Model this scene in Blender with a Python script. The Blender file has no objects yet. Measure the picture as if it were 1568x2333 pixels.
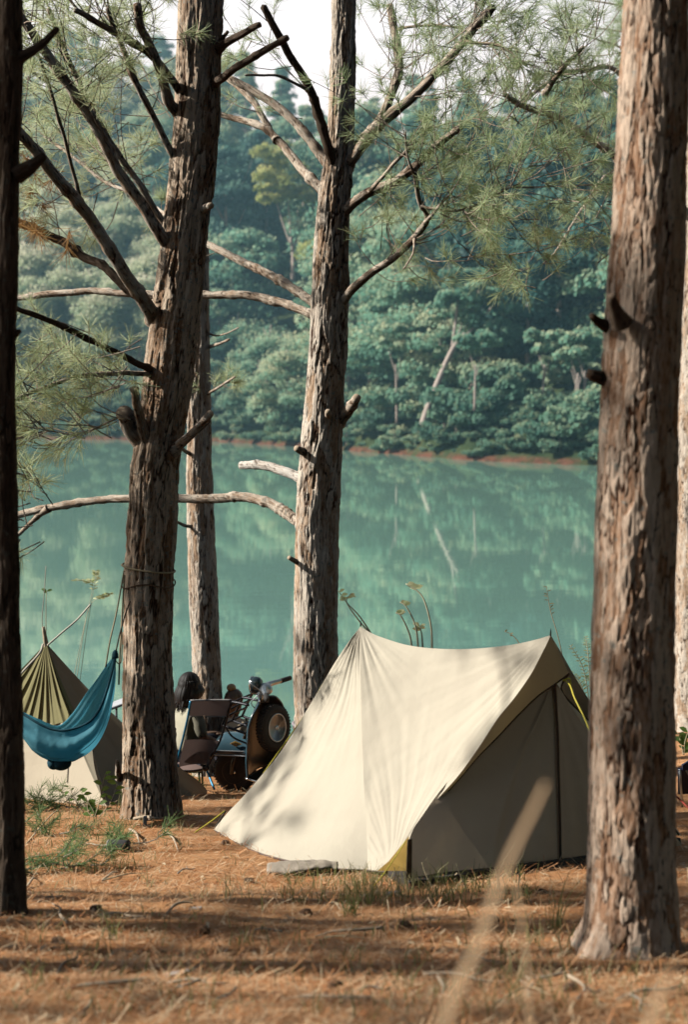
import bpy, math, random
import numpy as np
from mathutils import Vector, Matrix

random.seed(7)
rng = np.random.default_rng(11)
S = bpy.context.scene
COL = S.collection
R = math.radians

# ------------------------------------------------------------------ view
F, CX, HY = 3200.0, 784.0, 900.0          # sight lines: focal length and horizon of the photo
SUN_AZ, SUN_EL = R(2.5), R(34)             # sun from the left, a little behind
SUN_DIR = Vector((-math.cos(SUN_AZ) * math.cos(SUN_EL), math.sin(SUN_AZ) * math.cos(SUN_EL), math.sin(SUN_EL)))
LAKE_Z = -6.0

def P(px, py, Y):
    return Vector(((px - CX) * Y / F, Y, (HY - py) * Y / F))

# ------------------------------------------------------------------ noise (vectorised)
def _h(ix, iy, iz, s):
    n = (ix * 374761393 + iy * 668265263 + iz * 2147483647 + s * 974634777) & 0xFFFFFFFF
    n = ((n ^ (n >> 13)) * 1274126177) & 0xFFFFFFFF
    n = ((n ^ (n >> 16)) * 2246822519) & 0xFFFFFFFF
    return ((n ^ (n >> 15)) & 0xFFFFFF) / float(0xFFFFFF)

def vnoise(p, seed=0):
    p = np.asarray(p, dtype=np.float64)
    i = np.floor(p).astype(np.int64); f = p - i
    f = f * f * (3 - 2 * f)
    out = 0
    for dx in (0, 1):
        for dy in (0, 1):
            for dz in (0, 1):
                w = (f[:, 0] if dx else 1 - f[:, 0]) * (f[:, 1] if dy else 1 - f[:, 1]) * (f[:, 2] if dz else 1 - f[:, 2])
                out = out + w * _h(i[:, 0] + dx, i[:, 1] + dy, i[:, 2] + dz, seed)
    return out * 2 - 1

def fbm(p, seed=0, oct=3):
    p = np.asarray(p, dtype=np.float64)
    a, t, s = 1.0, 0, 0
    for o in range(oct):
        t = t + a * vnoise(p * (2 ** o), seed + o * 17); s += a; a *= .5
    return t / s

def worley(p, seed=0):
    p = np.asarray(p, dtype=np.float64)
    i = np.floor(p).astype(np.int64)
    f1 = np.full(len(p), 9.0); f2 = np.full(len(p), 9.0); cid = np.zeros(len(p))
    for dx in (-1, 0, 1):
        for dy in (-1, 0, 1):
            for dz in (-1, 0, 1):
                c = i + np.array((dx, dy, dz))
                q = np.stack([c[:, 0] + _h(c[:, 0], c[:, 1], c[:, 2], seed), c[:, 1] + _h(c[:, 0], c[:, 1], c[:, 2], seed + 1),
                              c[:, 2] + _h(c[:, 0], c[:, 1], c[:, 2], seed + 2)], 1)
                d = np.sqrt(((q - p) ** 2).sum(1))
                m = d < f1
                f2 = np.where(m, f1, np.minimum(f2, d)); cid = np.where(m, _h(c[:, 0], c[:, 1], c[:, 2], seed + 5), cid); f1 = np.where(m, d, f1)
    return f1, f2, cid

# ------------------------------------------------------------------ ground shape
def zg_np(x, y):
    x = np.asarray(x, dtype=np.float64); y = np.asarray(y, dtype=np.float64)
    z = -(1.108 + 0.2 * y)
    z = np.where(y > 25, -6.108 - 0.12 * (y - 25), z)
    r = np.clip((x - 1.9) / 1.5, 0, 1) * np.clip((y - 9.5) / 3, 0, 1) * np.clip((20 - y) / 4, 0, 1)
    z = z + .45 * r
    q = np.stack([x * .55, y * .9, np.zeros_like(x)], 1)
    z = z + .045 * fbm(q, 3, 2) * np.clip((y + 3) / 4, 0, 1)
    q = np.stack([x * 2.2, y * 4.5, np.zeros_like(x)], 1)
    z = z + .020 * fbm(q, 5, 2)
    return z

def zg(x, y):
    return float(zg_np(np.array([x]), np.array([y]))[0])

def G(px, py):
    """ground point on the sight line through a photo position"""
    lo, hi = 1.0, 26.0
    for _ in range(40):
        m = (lo + hi) / 2
        p = P(px, py, m)
        if p.z > zg(p.x, m): lo = m
        else: hi = m
    p = P(px, py, lo); p.z = zg(p.x, lo)
    return p

# ------------------------------------------------------------------ objects
def tag(o, label=None, cat=None, group=None, kind=None):
    if label: o['label'] = label
    if cat: o['category'] = cat
    if group: o['group'] = group
    if kind: o['kind'] = kind
    return o

def empty(name, loc=(0, 0, 0), label=None, cat=None, group=None, rz=0):
    o = bpy.data.objects.new(name, None); COL.objects.link(o)
    o.location = loc; o.rotation_euler = (0, 0, rz)
    o.empty_display_size = .1
    return tag(o, label, cat, group)

def set_mat(me, mat):
    if mat is not None: me.materials.append(mat)

def mobj(name, V, Fc, mat=None, parent=None, smooth=True, attrs=None):
    """one mesh object. V world coords (made local to an unrotated parent), Fc list of index tuples or array (n,k)"""
    me = bpy.data.meshes.new(name)
    V = np.asarray(V, dtype=np.float64)
    if parent is not None and parent.get('_world') is not None:
        V = V - np.array(parent.location)
    if isinstance(Fc, np.ndarray):
        n, k = Fc.shape
        me.vertices.add(len(V)); me.vertices.foreach_set('co', V.astype(np.float32).ravel())
        me.loops.add(n * k); me.loops.foreach_set('vertex_index', Fc.astype(np.int32).ravel())
        me.polygons.add(n); me.polygons.foreach_set('loop_start', np.arange(0, n * k, k, dtype=np.int32))
        me.update(calc_edges=True)
    else:
        me.from_pydata([tuple(v) for v in V], [], [tuple(f) for f in Fc])
    if attrs:
        for an, av in attrs.items():
            av = np.asarray(av, dtype=np.float32)
            if av.ndim == 1:
                a = me.attributes.new(an, 'FLOAT', 'POINT'); a.data.foreach_set('value', av)
            else:
                a = me.attributes.new(an, 'FLOAT_VECTOR', 'POINT'); a.data.foreach_set('vector', av.ravel())
    if smooth:
        me.polygons.foreach_set('use_smooth', np.ones(len(me.polygons), dtype=bool))
    set_mat(me, mat)
    me.validate()
    o = bpy.data.objects.new(name, me); COL.objects.link(o)
    if parent is not None: o.parent = parent
    return o

def wroot(name, loc, label, cat, group=None):
    """an Empty whose children are given in world coordinates"""
    o = empty(name, loc, label, cat, group); o['_world'] = 1
    return o

def catmull(pts, n):
    pts = [np.array(p, dtype=np.float64) for p in pts]
    if len(pts) == 2:
        return np.array([pts[0] * (1 - t) + pts[1] * t for t in np.linspace(0, 1, n)])
    ext = [2 * pts[0] - pts[1]] + pts + [2 * pts[-1] - pts[-2]]
    out = []
    m = len(pts) - 1
    for t in np.linspace(0, m, n):
        k = min(int(t), m - 1); u = t - k
        a, b, c, d = ext[k], ext[k + 1], ext[k + 2], ext[k + 3]
        out.append(.5 * ((2 * b) + (c - a) * u + (2 * a - 5 * b + 4 * c - d) * u * u + (3 * b - a - 3 * c + d) * u ** 3))
    return np.array(out)

def frames(C):
    T = np.gradient(C, axis=0); T /= np.linalg.norm(T, axis=1)[:, None] + 1e-12
    ref = np.array((0, 1, 0.)) if abs(T[0][1]) < .9 else np.array((1, 0, 0.))
    A = []
    a = ref - T[0] * ref.dot(T[0]); a /= np.linalg.norm(a)
    for t in T:
        a = a - t * a.dot(t); a /= np.linalg.norm(a) + 1e-12
        A.append(a)
    A = np.array(A); B = np.cross(T, A)
    return T, A, B

def ring_faces(n, k, off=0, cap0=True, cap1=True):
    f = []
    for i in range(n - 1):
        for j in range(k):
            a = off + i * k + j; b = off + i * k + (j + 1) % k
            f.append((a, b, b + k, a + k))
    if cap0: f.append(tuple(off + j for j in range(k))[::-1])
    if cap1: f.append(tuple(off + (n - 1) * k + j for j in range(k)))
    return f

def tube_data(pts, rad, k=8, n=None, off=0):
    """rad: scalar or list along pts"""
    n = n or max(2, (len(pts) - 1) * 5 + 1)
    C = catmull(pts, n)
    r = np.full(n, rad, dtype=float) if np.isscalar(rad) else np.interp(np.linspace(0, 1, n), np.linspace(0, 1, len(rad)), rad)
    T, A, B = frames(C)
    th = np.linspace(0, 2 * np.pi, k, endpoint=False)
    V = C[:, None] + r[:, None, None] * (np.cos(th)[None, :, None] * A[:, None] + np.sin(th)[None, :, None] * B[:, None])
    return V.reshape(-1, 3), ring_faces(n, k, off)

class MB:
    """collects shapes into one mesh"""
    def __init__(s): s.V = []; s.F = []; s.n = 0
    def add(s, V, Fc):
        V = np.asarray(V, dtype=float)
        s.F += [tuple(int(i) + s.n for i in f) for f in Fc]; s.V.append(V); s.n += len(V); return s
    def tube(s, pts, rad, k=8, n=None):
        V, f = tube_data(pts, rad, k, n); return s.add(V, f)
    def box(s, c, d, M=None, taper=1.0):
        v = np.array([(x * (taper if z > 0 else 1), y * (taper if z > 0 else 1), z) for z in (-.5, .5) for x, y in ((-.5, -.5), (.5, -.5), (.5, .5), (-.5, .5))]) * np.array(d)
        if M is not None: v = v @ np.array(M).T
        return s.add(v + np.array(c), [(0, 3, 2, 1), (4, 5, 6, 7), (0, 1, 5, 4), (1, 2, 6, 5), (2, 3, 7, 6), (3, 0, 4, 7)])
    def lathe(s, prof, c, axis=(0, 0, 1), k=32):
        """prof: (radius, along) pairs"""
        ax = Vector(axis).normalized(); q = Vector((0, 0, 1)).rotation_difference(ax)
        M = np.array(q.to_matrix())
        th = np.linspace(0, 2 * np.pi, k, endpoint=False)
        V = np.array([(r * math.cos(t), r * math.sin(t), h) for r, h in prof for t in th]) @ M.T + np.array(c)
        return s.add(V, ring_faces(len(prof), k, 0, prof[0][0] > 1e-4, prof[-1][0] > 1e-4))
    def ball(s, c, r, k=16, m=10, M=None):
        V = []; r = (r, r, r) if np.isscalar(r) else r
        for i in range(m + 1):
            a = math.pi * i / m
            for j in range(k):
                t = 2 * math.pi * j / k
                V.append((math.sin(a) * math.cos(t) * r[0], math.sin(a) * math.sin(t) * r[1], math.cos(a) * r[2]))
        V = np.array(V)
        if M is not None: V = V @ np.array(M).T
        return s.add(V + np.array(c), [(i * k + j, (i + 1) * k + j, (i + 1) * k + (j + 1) % k, i * k + (j + 1) % k) for i in range(m) for j in range(k)])
    def grid(s, Pg):
        a, b = Pg.shape[:2]
        return s.add(Pg.reshape(-1, 3), [(i * b + j, i * b + j + 1, (i + 1) * b + j + 1, (i + 1) * b + j) for i in range(a - 1) for j in range(b - 1)])
    def build(s, name, mat, parent=None, smooth=True):
        return mobj(name, np.concatenate(s.V), s.F, mat, parent, smooth)

def solidify(o, t, offset=0):
    m = o.modifiers.new('thick', 'SOLIDIFY'); m.thickness = t; m.offset = offset; return o
def subsurf(o, n=1):
    m = o.modifiers.new('sub', 'SUBSURF'); m.levels = n; m.render_levels = n; return o
def bevel(o, w, seg=2):
    m = o.modifiers.new('bev', 'BEVEL'); m.width = w; m.segments = seg; m.limit_method = 'ANGLE'; return o

# ------------------------------------------------------------------ materials
def newmat(name):
    m = bpy.data.materials.new(name); m.use_nodes = True
    nt = m.node_tree; nt.nodes.clear()
    out = nt.nodes.new('ShaderNodeOutputMaterial')
    return m, nt, out

class NT:
    def __init__(s, nt): s.nt = nt
    def n(s, t, ins=None, **kw):
        nd = s.nt.nodes.new(t)
        for k, v in kw.items(): setattr(nd, k, v)
        for k, v in (ins or {}).items():
            if isinstance(v, bpy.types.NodeSocket): s.nt.links.new(v, nd.inputs[k])
            else: nd.inputs[k].default_value = v
        return nd
    def ramp(s, fac, stops):
        nd = s.nt.nodes.new('ShaderNodeValToRGB'); cr = nd.color_ramp
        while len(cr.elements) < len(stops): cr.elements.new(.5)
        for e, (p, c) in zip(cr.elements, stops):
            e.position = p; e.color = (*c, 1) if len(c) == 3 else c
        s.nt.links.new(fac, nd.inputs[0]); return nd.outputs[0]
    def mix(s, fac, a, b, mode='MIX'):
        nd = s.nt.nodes.new('ShaderNodeMix'); nd.data_type = 'RGBA'; nd.blend_type = mode
        for sock, v in ((nd.inputs[0], fac), (nd.inputs[6], a), (nd.inputs[7], b)):
            if isinstance(v, bpy.types.NodeSocket): s.nt.links.new(v, sock)
            elif isinstance(v, (int, float)): sock.default_value = v
            else: sock.default_value = (*v, 1)
        return nd.outputs[2]
    def math(s, op, a, b=0.0):
        nd = s.nt.nodes.new('ShaderNodeMath'); nd.operation = op
        for sock, v in ((nd.inputs[0], a), (nd.inputs[1], b)):
            if isinstance(v, bpy.types.NodeSocket): s.nt.links.new(v, sock)
            else: sock.default_value = v
        return nd.outputs[0]
    def noise(s, vec, scale, detail=3, rough=.55):
        return s.n('ShaderNodeTexNoise', {'Vector': vec, 'Scale': scale, 'Detail': detail, 'Roughness': rough}).outputs['Fac']
    def mapping(s, vec, scale):
        return s.n('ShaderNodeMapping', {'Vector': vec, 'Scale': scale}).outputs[0]
    def coord(s, w='Object'):
        return s.n('ShaderNodeTexCoord').outputs[w]
    def pos(s): return s.n('ShaderNodeNewGeometry').outputs['Position']
    def bump(s, h, strength=.3, dist=.01):
        return s.n('ShaderNodeBump', {'Height': h, 'Strength': strength, 'Distance': dist}).outputs[0]
    def attr(s, name, out='Fac'):
        return s.n('ShaderNodeAttribute', attribute_name=name).outputs[out]

def simple(name, col, rough=.6, metal=0.0, var=.12, scale=12., bump=0.0, spec=.5, bscale=60.):
    m, nt, out = newmat(name); g = NT(nt)
    v = g.coord()
    nz = g.noise(v, scale, 4)
    c = g.mix(g.math('MULTIPLY', nz, 1.0), tuple(x * (1 - var * 1.6) for x in col), tuple(min(1, x * (1 + var * 1.6)) for x in col))
    ins = {'Base Color': c, 'Roughness': rough, 'Metallic': metal, 'Specular IOR Level': spec}
    if bump: ins['Normal'] = g.bump(g.noise(v, bscale, 3), bump, .004)
    b = g.n('ShaderNodeBsdfPrincipled', ins)
    nt.links.new(b.outputs[0], out.inputs[0]); return m

def cloth(name, col, transl=.25, fold=.0, var=.1, weave=900., blotch=3.0, tcol=None):
    m, nt, out = newmat(name); g = NT(nt)
    v = g.coord()
    st = g.noise(v, blotch, 5, .6)
    c = g.mix(st, tuple(x * (1 - var * 1.8) for x in col), tuple(min(1, x * (1 + var * 1.2)) for x in col))
    h = g.math('ADD', g.math('MULTIPLY', g.noise(v, 14., 4), 1.0), g.math('MULTIPLY', g.noise(v, weave * .2, 2), .15))
    nb = g.bump(h, .35, .012)
    d = g.n('ShaderNodeBsdfPrincipled', {'Base Color': c, 'Roughness': .85, 'Normal': nb, 'Specular IOR Level': .2})
    t = g.n('ShaderNodeBsdfTranslucent', {'Color': c if tcol is None else (*tcol, 1), 'Normal': nb})
    mx = g.n('ShaderNodeMixShader', {0: transl})
    nt.links.new(d.outputs[0], mx.inputs[1]); nt.links.new(t.outputs[0], mx.inputs[2])
    nt.links.new(mx.outputs[0], out.inputs[0]); return m

def bark_mat(name, light, mid, dark, lichen=(.42, .42, .36), lich_amt=.60):
    m, nt, out = newmat(name); g = NT(nt)
    bk = g.attr('bk', 'Vector'); ck = g.attr('crack'); cid = g.attr('plate')
    fine = g.noise(g.mapping(bk, (1, 1, .3)), 60., 5, .65)
    mott = g.noise(g.mapping(bk, (1, 1, .5)), 6., 4, .6)
    a = g.math('ADD', g.math('MULTIPLY', fine, .75), g.math('MULTIPLY', cid, .4))
    c = g.ramp(a, [(.2, dark), (.40, mid), (.68, light)])
    c = g.mix(g.math('MULTIPLY', g.ramp(mott, [(.45, (0, 0, 0)), (.7, (1, 1, 1))]), .28), c, tuple(x * .6 for x in mid))
    lf = g.noise(bk, 26., 4, .6)
    lm = g.math('MULTIPLY', g.ramp(lf, [(lich_amt, (0, 0, 0)), (lich_amt + .06, (1, 1, 1))]), g.ramp(ck, [(.5, (0, 0, 0)), (.8, (1, 1, 1))]))
    c = g.mix(g.math('MULTIPLY', lm, .75), c, lichen)
    fib = g.noise(g.mapping(bk, (1, 1, .10)), 75., 5, .7)
    c = g.mix(g.ramp(fib, [(.36, (.75, .75, .75)), (.47, (0, 0, 0))]), c, tuple(x * .7 for x in dark))
    c = g.mix(g.ramp(ck, [(.08, (1, 1, 1)), (.60, (0, 0, 0))]), c, tuple(x * .35 for x in dark))
    h = g.math('ADD', g.math('MULTIPLY', fine, .5), g.math('MULTIPLY', fib, .9))
    b = g.n('ShaderNodeBsdfPrincipled', {'Base Color': c, 'Roughness': .9, 'Normal': g.bump(h, .9, .016), 'Specular IOR Level': .15})
    nt.links.new(b.outputs[0], out.inputs[0]); return m

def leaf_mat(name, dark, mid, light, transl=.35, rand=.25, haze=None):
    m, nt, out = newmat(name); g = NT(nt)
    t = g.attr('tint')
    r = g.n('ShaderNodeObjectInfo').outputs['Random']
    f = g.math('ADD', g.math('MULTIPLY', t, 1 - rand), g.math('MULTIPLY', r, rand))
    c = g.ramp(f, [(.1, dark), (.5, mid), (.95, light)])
    d = g.n('ShaderNodeBsdfPrincipled', {'Base Color': c, 'Roughness': .6, 'Specular IOR Level': .25})
    tr = g.n('ShaderNodeBsdfTranslucent', {'Color': g.mix(.35, c, light)})
    mx = g.n('ShaderNodeMixShader', {0: transl})
    nt.links.new(d.outputs[0], mx.inputs[1]); nt.links.new(tr.outputs[0], mx.inputs[2])
    nt.links.new(mx.outputs[0], out.inputs[0]); return m

M = {}
M['bark'] = bark_mat('pine_bark', (1.0, .86, .70), (.70, .46, .29), (.16, .062, .028))
M['bark_old'] = bark_mat('old_pine_bark', (.95, .73, .53), (.48, .28, .16), (.11, .045, .022), lich_amt=.57)
M['bark_shaded'] = bark_mat('pine_bark_shaded', (.17, .12, .085), (.09, .06, .04), (.03, .02, .014), lichen=(.16, .15, .12))  # pine bark darkened: the shade is put into its colour
M['bark_pale'] = bark_mat('pale_branch_bark', (.95, .79, .62), (.54, .37, .25), (.14, .07, .036), lich_amt=.56)
M['bark_sunlit'] = bark_mat('sunlit_branch_bark', (1., .92, .82), (.86, .74, .62), (.40, .28, .2), lich_amt=.8)  # branch bark whitened: the sun on it is put into the colour
M['bark_red'] = bark_mat('reddish_pine_bark', (.97, .72, .53), (.52, .275, .155), (.14, .05, .022))
M['bark_far'] = simple('far_bark', (.62, .57, .52), .9, var=.25, scale=2.)
M['bark_far_dark'] = simple('dark_broken_wood', (.10, .065, .04), .9, var=.3, scale=30., bump=.4)
M['wood'] = simple('broken_wood', (.62, .47, .32), .85, var=.3, scale=30., bump=.4)
M['needle'] = leaf_mat('pine_needles', (.09, .22, .10), (.42, .60, .27), (.95, 1., .62), .5, 0.1)
M['needle_dead'] = leaf_mat('dead_needles', (.25, .10, .03), (.45, .22, .07), (.6, .36, .14), .4, 0)
M['cone'] = simple('pine_bud', (.42, .22, .07), .7, var=.3, scale=40.)
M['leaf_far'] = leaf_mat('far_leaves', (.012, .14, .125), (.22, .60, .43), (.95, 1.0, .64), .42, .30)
M['leaf_sunlit'] = leaf_mat('far_sunlit_leaves', (.14, .42, .28), (.74, .96, .60), (1., 1., .80), .45, .3)  # brighter leaf copy, sunlight on the left slope put into the colour
M['leaf_shaded'] = leaf_mat('far_shaded_leaves', (.008, .06, .075), (.045, .20, .19), (.25, .50, .36), .3, .3)  # darker leaf copy, shade between the far trees put into the colour
M['leaf_yel'] = leaf_mat('far_yellow_leaves', (.18, .32, .10), (.48, .62, .18), (.85, .88, .36), .45, .25)
M['leaf_shrub'] = leaf_mat('shrub_leaves', (.02, .13, .11), (.15, .38, .26), (.70, .80, .48), .35, .4)
M['grass'] = leaf_mat('grass', (.08, .13, .03), (.24, .26, .08), (.52, .43, .22), .4, 0)
M['green'] = leaf_mat('green_leaf', (.06, .14, .03), (.13, .26, .05), (.28, .42, .12), .4, 0)
M['fern'] = leaf_mat('fern_leaf', (.25, .40, .12), (.52, .68, .26), (.85, .94, .55), .45, 0)
M['sprig'] = leaf_mat('pine_sprig', (.06, .15, .05), (.18, .33, .10), (.40, .52, .22), .4, 0)
M['stem'] = simple('pale_stem', (.86, .80, .52), .7)
M['straw'] = simple('straw', (.80, .62, .36), .8, var=.2, scale=20.)
M['blade'] = cloth('dry_blade', (.70, .48, .28), .35, var=.1)
M['litter'] = leaf_mat('needle_litter', (.24, .065, .02), (.86, .36, .135), (1., .76, .46), .05, 0)
# ================================================================== SETTING
def ground_sheet():
    xs = np.concatenate([np.linspace(-120, -9, 24), np.linspace(-8.9, 9.0, 330), np.linspace(9.6, 120, 24)])
    ys = np.concatenate([np.linspace(-30, 2, 20), np.linspace(2.1, 18, 300), np.linspace(18.3, 40, 50)])
    X, Y = np.meshgrid(xs, ys)
    Z = zg_np(X.ravel(), Y.ravel())
    V = np.stack([X.ravel(), Y.ravel(), Z], 1)
    a, b = X.shape
    i = np.arange(a - 1)[:, None] * b + np.arange(b - 1)[None]
    Fc = np.stack([i, i + 1, i + 1 + b, i + b], -1).reshape(-1, 4)
    m, nt, out = newmat('pine_litter_ground'); g = NT(nt)
    p = g.pos()
    big = g.noise(g.mapping(p, (.5, 1.1, 1)), 1.1, 4, .6)
    mid = g.noise(g.mapping(p, (1, 1.6, 1)), 9., 5, .65)
    fine = g.noise(g.mapping(p, (1, 1.8, 1)), 90., 4, .7)
    vor = g.n('ShaderNodeTexVoronoi', {'Vector': g.mapping(p, (1, 2.0, 1)), 'Scale': 55.}).outputs['Distance']
    f = g.math('ADD', g.math('MULTIPLY', mid, .55), g.math('ADD', g.math('MULTIPLY', fine, .5), g.math('MULTIPLY', vor, .08)))
    c = g.ramp(f, [(.3, (.10, .035, .013)), (.5, (.46, .185, .07)), (.62, (.72, .36, .16)), (.8, (.95, .66, .40))])
    c = g.mix(g.ramp(big, [(.42, (0, 0, 0)), (.66, (1, 1, 1))]), c, (.92, .54, .27), 'MIX')
    c = g.mix(.55, c, g.ramp(f, [(.3, (.10, .028, .009)), (.5, (.62, .215, .075)), (.66, (.90, .44, .17)), (.8, (1., .72, .42))]))
    h = g.math('ADD', g.math('MULTIPLY', mid, 1.), g.math('MULTIPLY', fine, .5))
    b = g.n('ShaderNodeBsdfPrincipled', {'Base Color': c, 'Roughness': .95, 'Normal': g.bump(h, .9, .03), 'Specular IOR Level': .1})
    nt.links.new(b.outputs[0], out.inputs[0])
    tag(mobj('ground', V, Fc, m), 'ground', None, None, 'structure')

ground_sheet()

SH_X = np.array([-300, -95, -44, -16, .75, 12.2, 22, 60, 300.])
SH_Y = np.array([215, 205, 194, 182, 152, 129, 119, 100, 90.])
def shore(x): return np.interp(x, SH_X, SH_Y)
def hill_z(x, y):
    x = np.asarray(x, float); y = np.asarray(y, float)
    d = y - shore(x)
    k = np.interp(x, [-120, -30, 0, 20, 45, 80, 160], [80, 75, 54, 46, 39, 28, 20])
    s = np.clip(d / 140., 0, 1)
    h = k * (s ** .9) * 1.0 + np.clip(d, 0, 2) * .22 - 1.2 * (s ** .9) * np.clip(1 - d / 6, 0, 1)
    h = np.where(d < 0, d * .3, h)
    q = np.stack([x * .03, y * .03, x * 0], 1)
    return LAKE_Z + h + np.clip(d / 30, 0, 1) * 4 * fbm(q, 8, 3)

def hill_sheet():
    xs = np.linspace(-300, 300, 201); ys = np.linspace(84, 520, 160)
    X, Y = np.meshgrid(xs, ys)
    V = np.stack([X.ravel(), Y.ravel(), hill_z(X.ravel(), Y.ravel())], 1)
    a, b = X.shape
    i = np.arange(a - 1)[:, None] * b + np.arange(b - 1)[None]
    Fc = np.stack([i, i + 1, i + 1 + b, i + b], -1).reshape(-1, 4)
    m, nt, out = newmat('hillside'); g = NT(nt)
    p = g.pos()
    n1 = g.noise(p, .35, 5, .65)
    zz = g.n('ShaderNodeSeparateXYZ', {0: p}).outputs[2]
    c = g.ramp(n1, [(.35, (.02, .045, .02)), (.55, (.05, .085, .035)), (.75, (.10, .10, .05))])
    bank = g.math('MULTIPLY', g.ramp(g.noise(p, .45, 4, .6), [(.40, (.1, .1, .1)), (.52, (1, 1, 1))]), g.ramp(g.math('DIVIDE', g.math('SUBTRACT', zz, LAKE_Z), 3.2), [(.0, (1, 1, 1)), (.10, (.8, .8, .8)), (.20, (0, 0, 0))]))
    c = g.mix(bank, c, g.ramp(g.noise(p, 1.2, 5, .7), [(.3, (.05, .025, .018)), (.55, (.20, .085, .055)), (.75, (.32, .17, .11))]))
    b = g.n('ShaderNodeBsdfPrincipled', {'Base Color': c, 'Roughness': 1.0, 'Specular IOR Level': .1})
    nt.links.new(b.outputs[0], out.inputs[0])
    tag(mobj('hill', V, Fc, m), 'wooded hill', None, None, 'structure')
hill_sheet()

def lake():
    m, nt, out = newmat('lake_water'); g = NT(nt)
    p = g.pos()
    rip = g.math('ADD', g.math('MULTIPLY', g.noise(g.mapping(p, (.35, 1, 1)), 1.6, 3, .5), 1.), g.math('MULTIPLY', g.noise(g.mapping(p, (.5, 1, 1)), .22, 2), 2.5))
    nb = g.bump(rip, .03, .05)
    d = g.n('ShaderNodeBsdfDiffuse', {'Color': (.28, .58, .48, 1)})
    gl = g.n('ShaderNodeBsdfGlossy', {'Color': (.84, 1., .93, 1), 'Roughness': .03, 'Normal': nb})
    fr = g.n('ShaderNodeFresnel', {'IOR': 1.33}).outputs[0]
    fac = g.math('ADD', .50, g.math('MULTIPLY', fr, .38))
    mx = g.n('ShaderNodeMixShader', {0: fac})
    nt.links.new(d.outputs[0], mx.inputs[1]); nt.links.new(gl.outputs[0], mx.inputs[2])
    nt.links.new(mx.outputs[0], out.inputs[0])
    V = [(-300, 20, LAKE_Z), (300, 20, LAKE_Z), (300, 230, LAKE_Z), (-300, 230, LAKE_Z)]
    tag(mobj('lake_water', V, [(0, 1, 2, 3)], m, smooth=False), 'lake water', None, None, 'structure')
lake()

HAZE = True
if HAZE:
    m, nt, out = newmat('morning_haze'); g = NT(nt)
    vs = g.n('ShaderNodeVolumeScatter', {'Color': (.36, .78, 1., 1), 'Density': .0010, 'Anisotropy': .2})
    nt.links.new(vs.outputs[0], out.inputs['Volume'])
    mb = MB(); mb.box((0, 260, 35), (520, 440, 100))
    hz = mb.build('haze', m, None, False)
    tag(hz, 'morning haze over the lake', None, None, 'structure')

# ------------------------------------------------------------------ litter and grass (nobody could count them)
def flat_bits(n, region, L, W, mat, name, label, seed, lift=.004, tilt=.25):
    r = np.random.default_rng(seed)
    x0, x1, y0, y1 = region
    # denser close to the viewer
    y = y0 + (y1 - y0) * r.random(n) ** 1.6
    half = y * .30 + .25
    x = (r.random(n) * 2 - 1) * half + (x0 + x1) / 2
    a = r.random(n) * np.pi * 2; l = r.uniform(*L, n); w = r.uniform(*W, n)
    dz = r.normal(0, tilt, n) * l
    c = np.stack([x, y, zg_np(x, y) + lift + np.abs(dz) * .5], 1)
    d = np.stack([np.cos(a) * l / 2, np.sin(a) * l / 2, dz / 2], 1)
    s = np.stack([-np.sin(a) * w / 2, np.cos(a) * w / 2, np.zeros(n)], 1)
    V = np.stack([c - d - s, c - d + s, c + d + s * .4, c + d - s * .4], 1).reshape(-1, 3)
    Fc = np.arange(n * 4).reshape(-1, 4)
    t = np.repeat(np.clip(r.normal(.56, .28, n), 0, 1), 4)
    o = mobj(name, V, Fc, mat, None, False, {'tint': t})
    return tag(o, label, None, None, 'stuff')
flat_bits(52000, (-.1, .1, 4.0, 13.5), (.04, .13), (.0018, .0042), M['litter'], 'needle_litter', 'fallen orange pine needles on the ground', 21)
flat_bits(2600, (-.1, .1, 4.0, 12.5), (.02, .06), (.008, .022), M['litter'], 'leaf_litter', 'small dry leaf and bark bits on the ground', 22, .006, .2)

def blades(spots, seed):
    """spots: (x,y,n,height,spread,tint) -> V,F,tint of bent tapering blades"""
    r = np.random.default_rng(seed); V = []; Fc = []; T = []; o = 0
    for x, y, n, h, sp, ti in spots:
        for _ in range(n):
            bx = x + r.normal(0, sp); by = y + r.normal(0, sp)
            hh = h * r.uniform(.5, 1.15); az = r.random() * 6.283; bend = r.uniform(.1, .75) * hh
            w = r.uniform(.0022, .0048) * (1 + hh); wz = r.random() * 6.283
            b = np.array((bx, by, zg(bx, by) - .01)); dv = np.array((math.cos(az), math.sin(az), 0)); sv = np.array((math.cos(wz), math.sin(wz), 0)) * w
            t = min(1, max(0, r.normal(ti, .18)))
            for k, u in enumerate((0, .4, .75, 1.)):
                c = b + dv * bend * u ** 2 + np.array((0, 0, hh * (u - .18 * u * u * (bend / hh))))
                V += [c - sv * (1 - u * .85), c + sv * (1 - u * .85)]; T += [t, t]
                if k: Fc.append((o + 2 * k - 2, o + 2 * k - 1, o + 2 * k + 1, o + 2 * k))
            o += 8
    return np.array(V), np.array(Fc), np.array(T)

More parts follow.
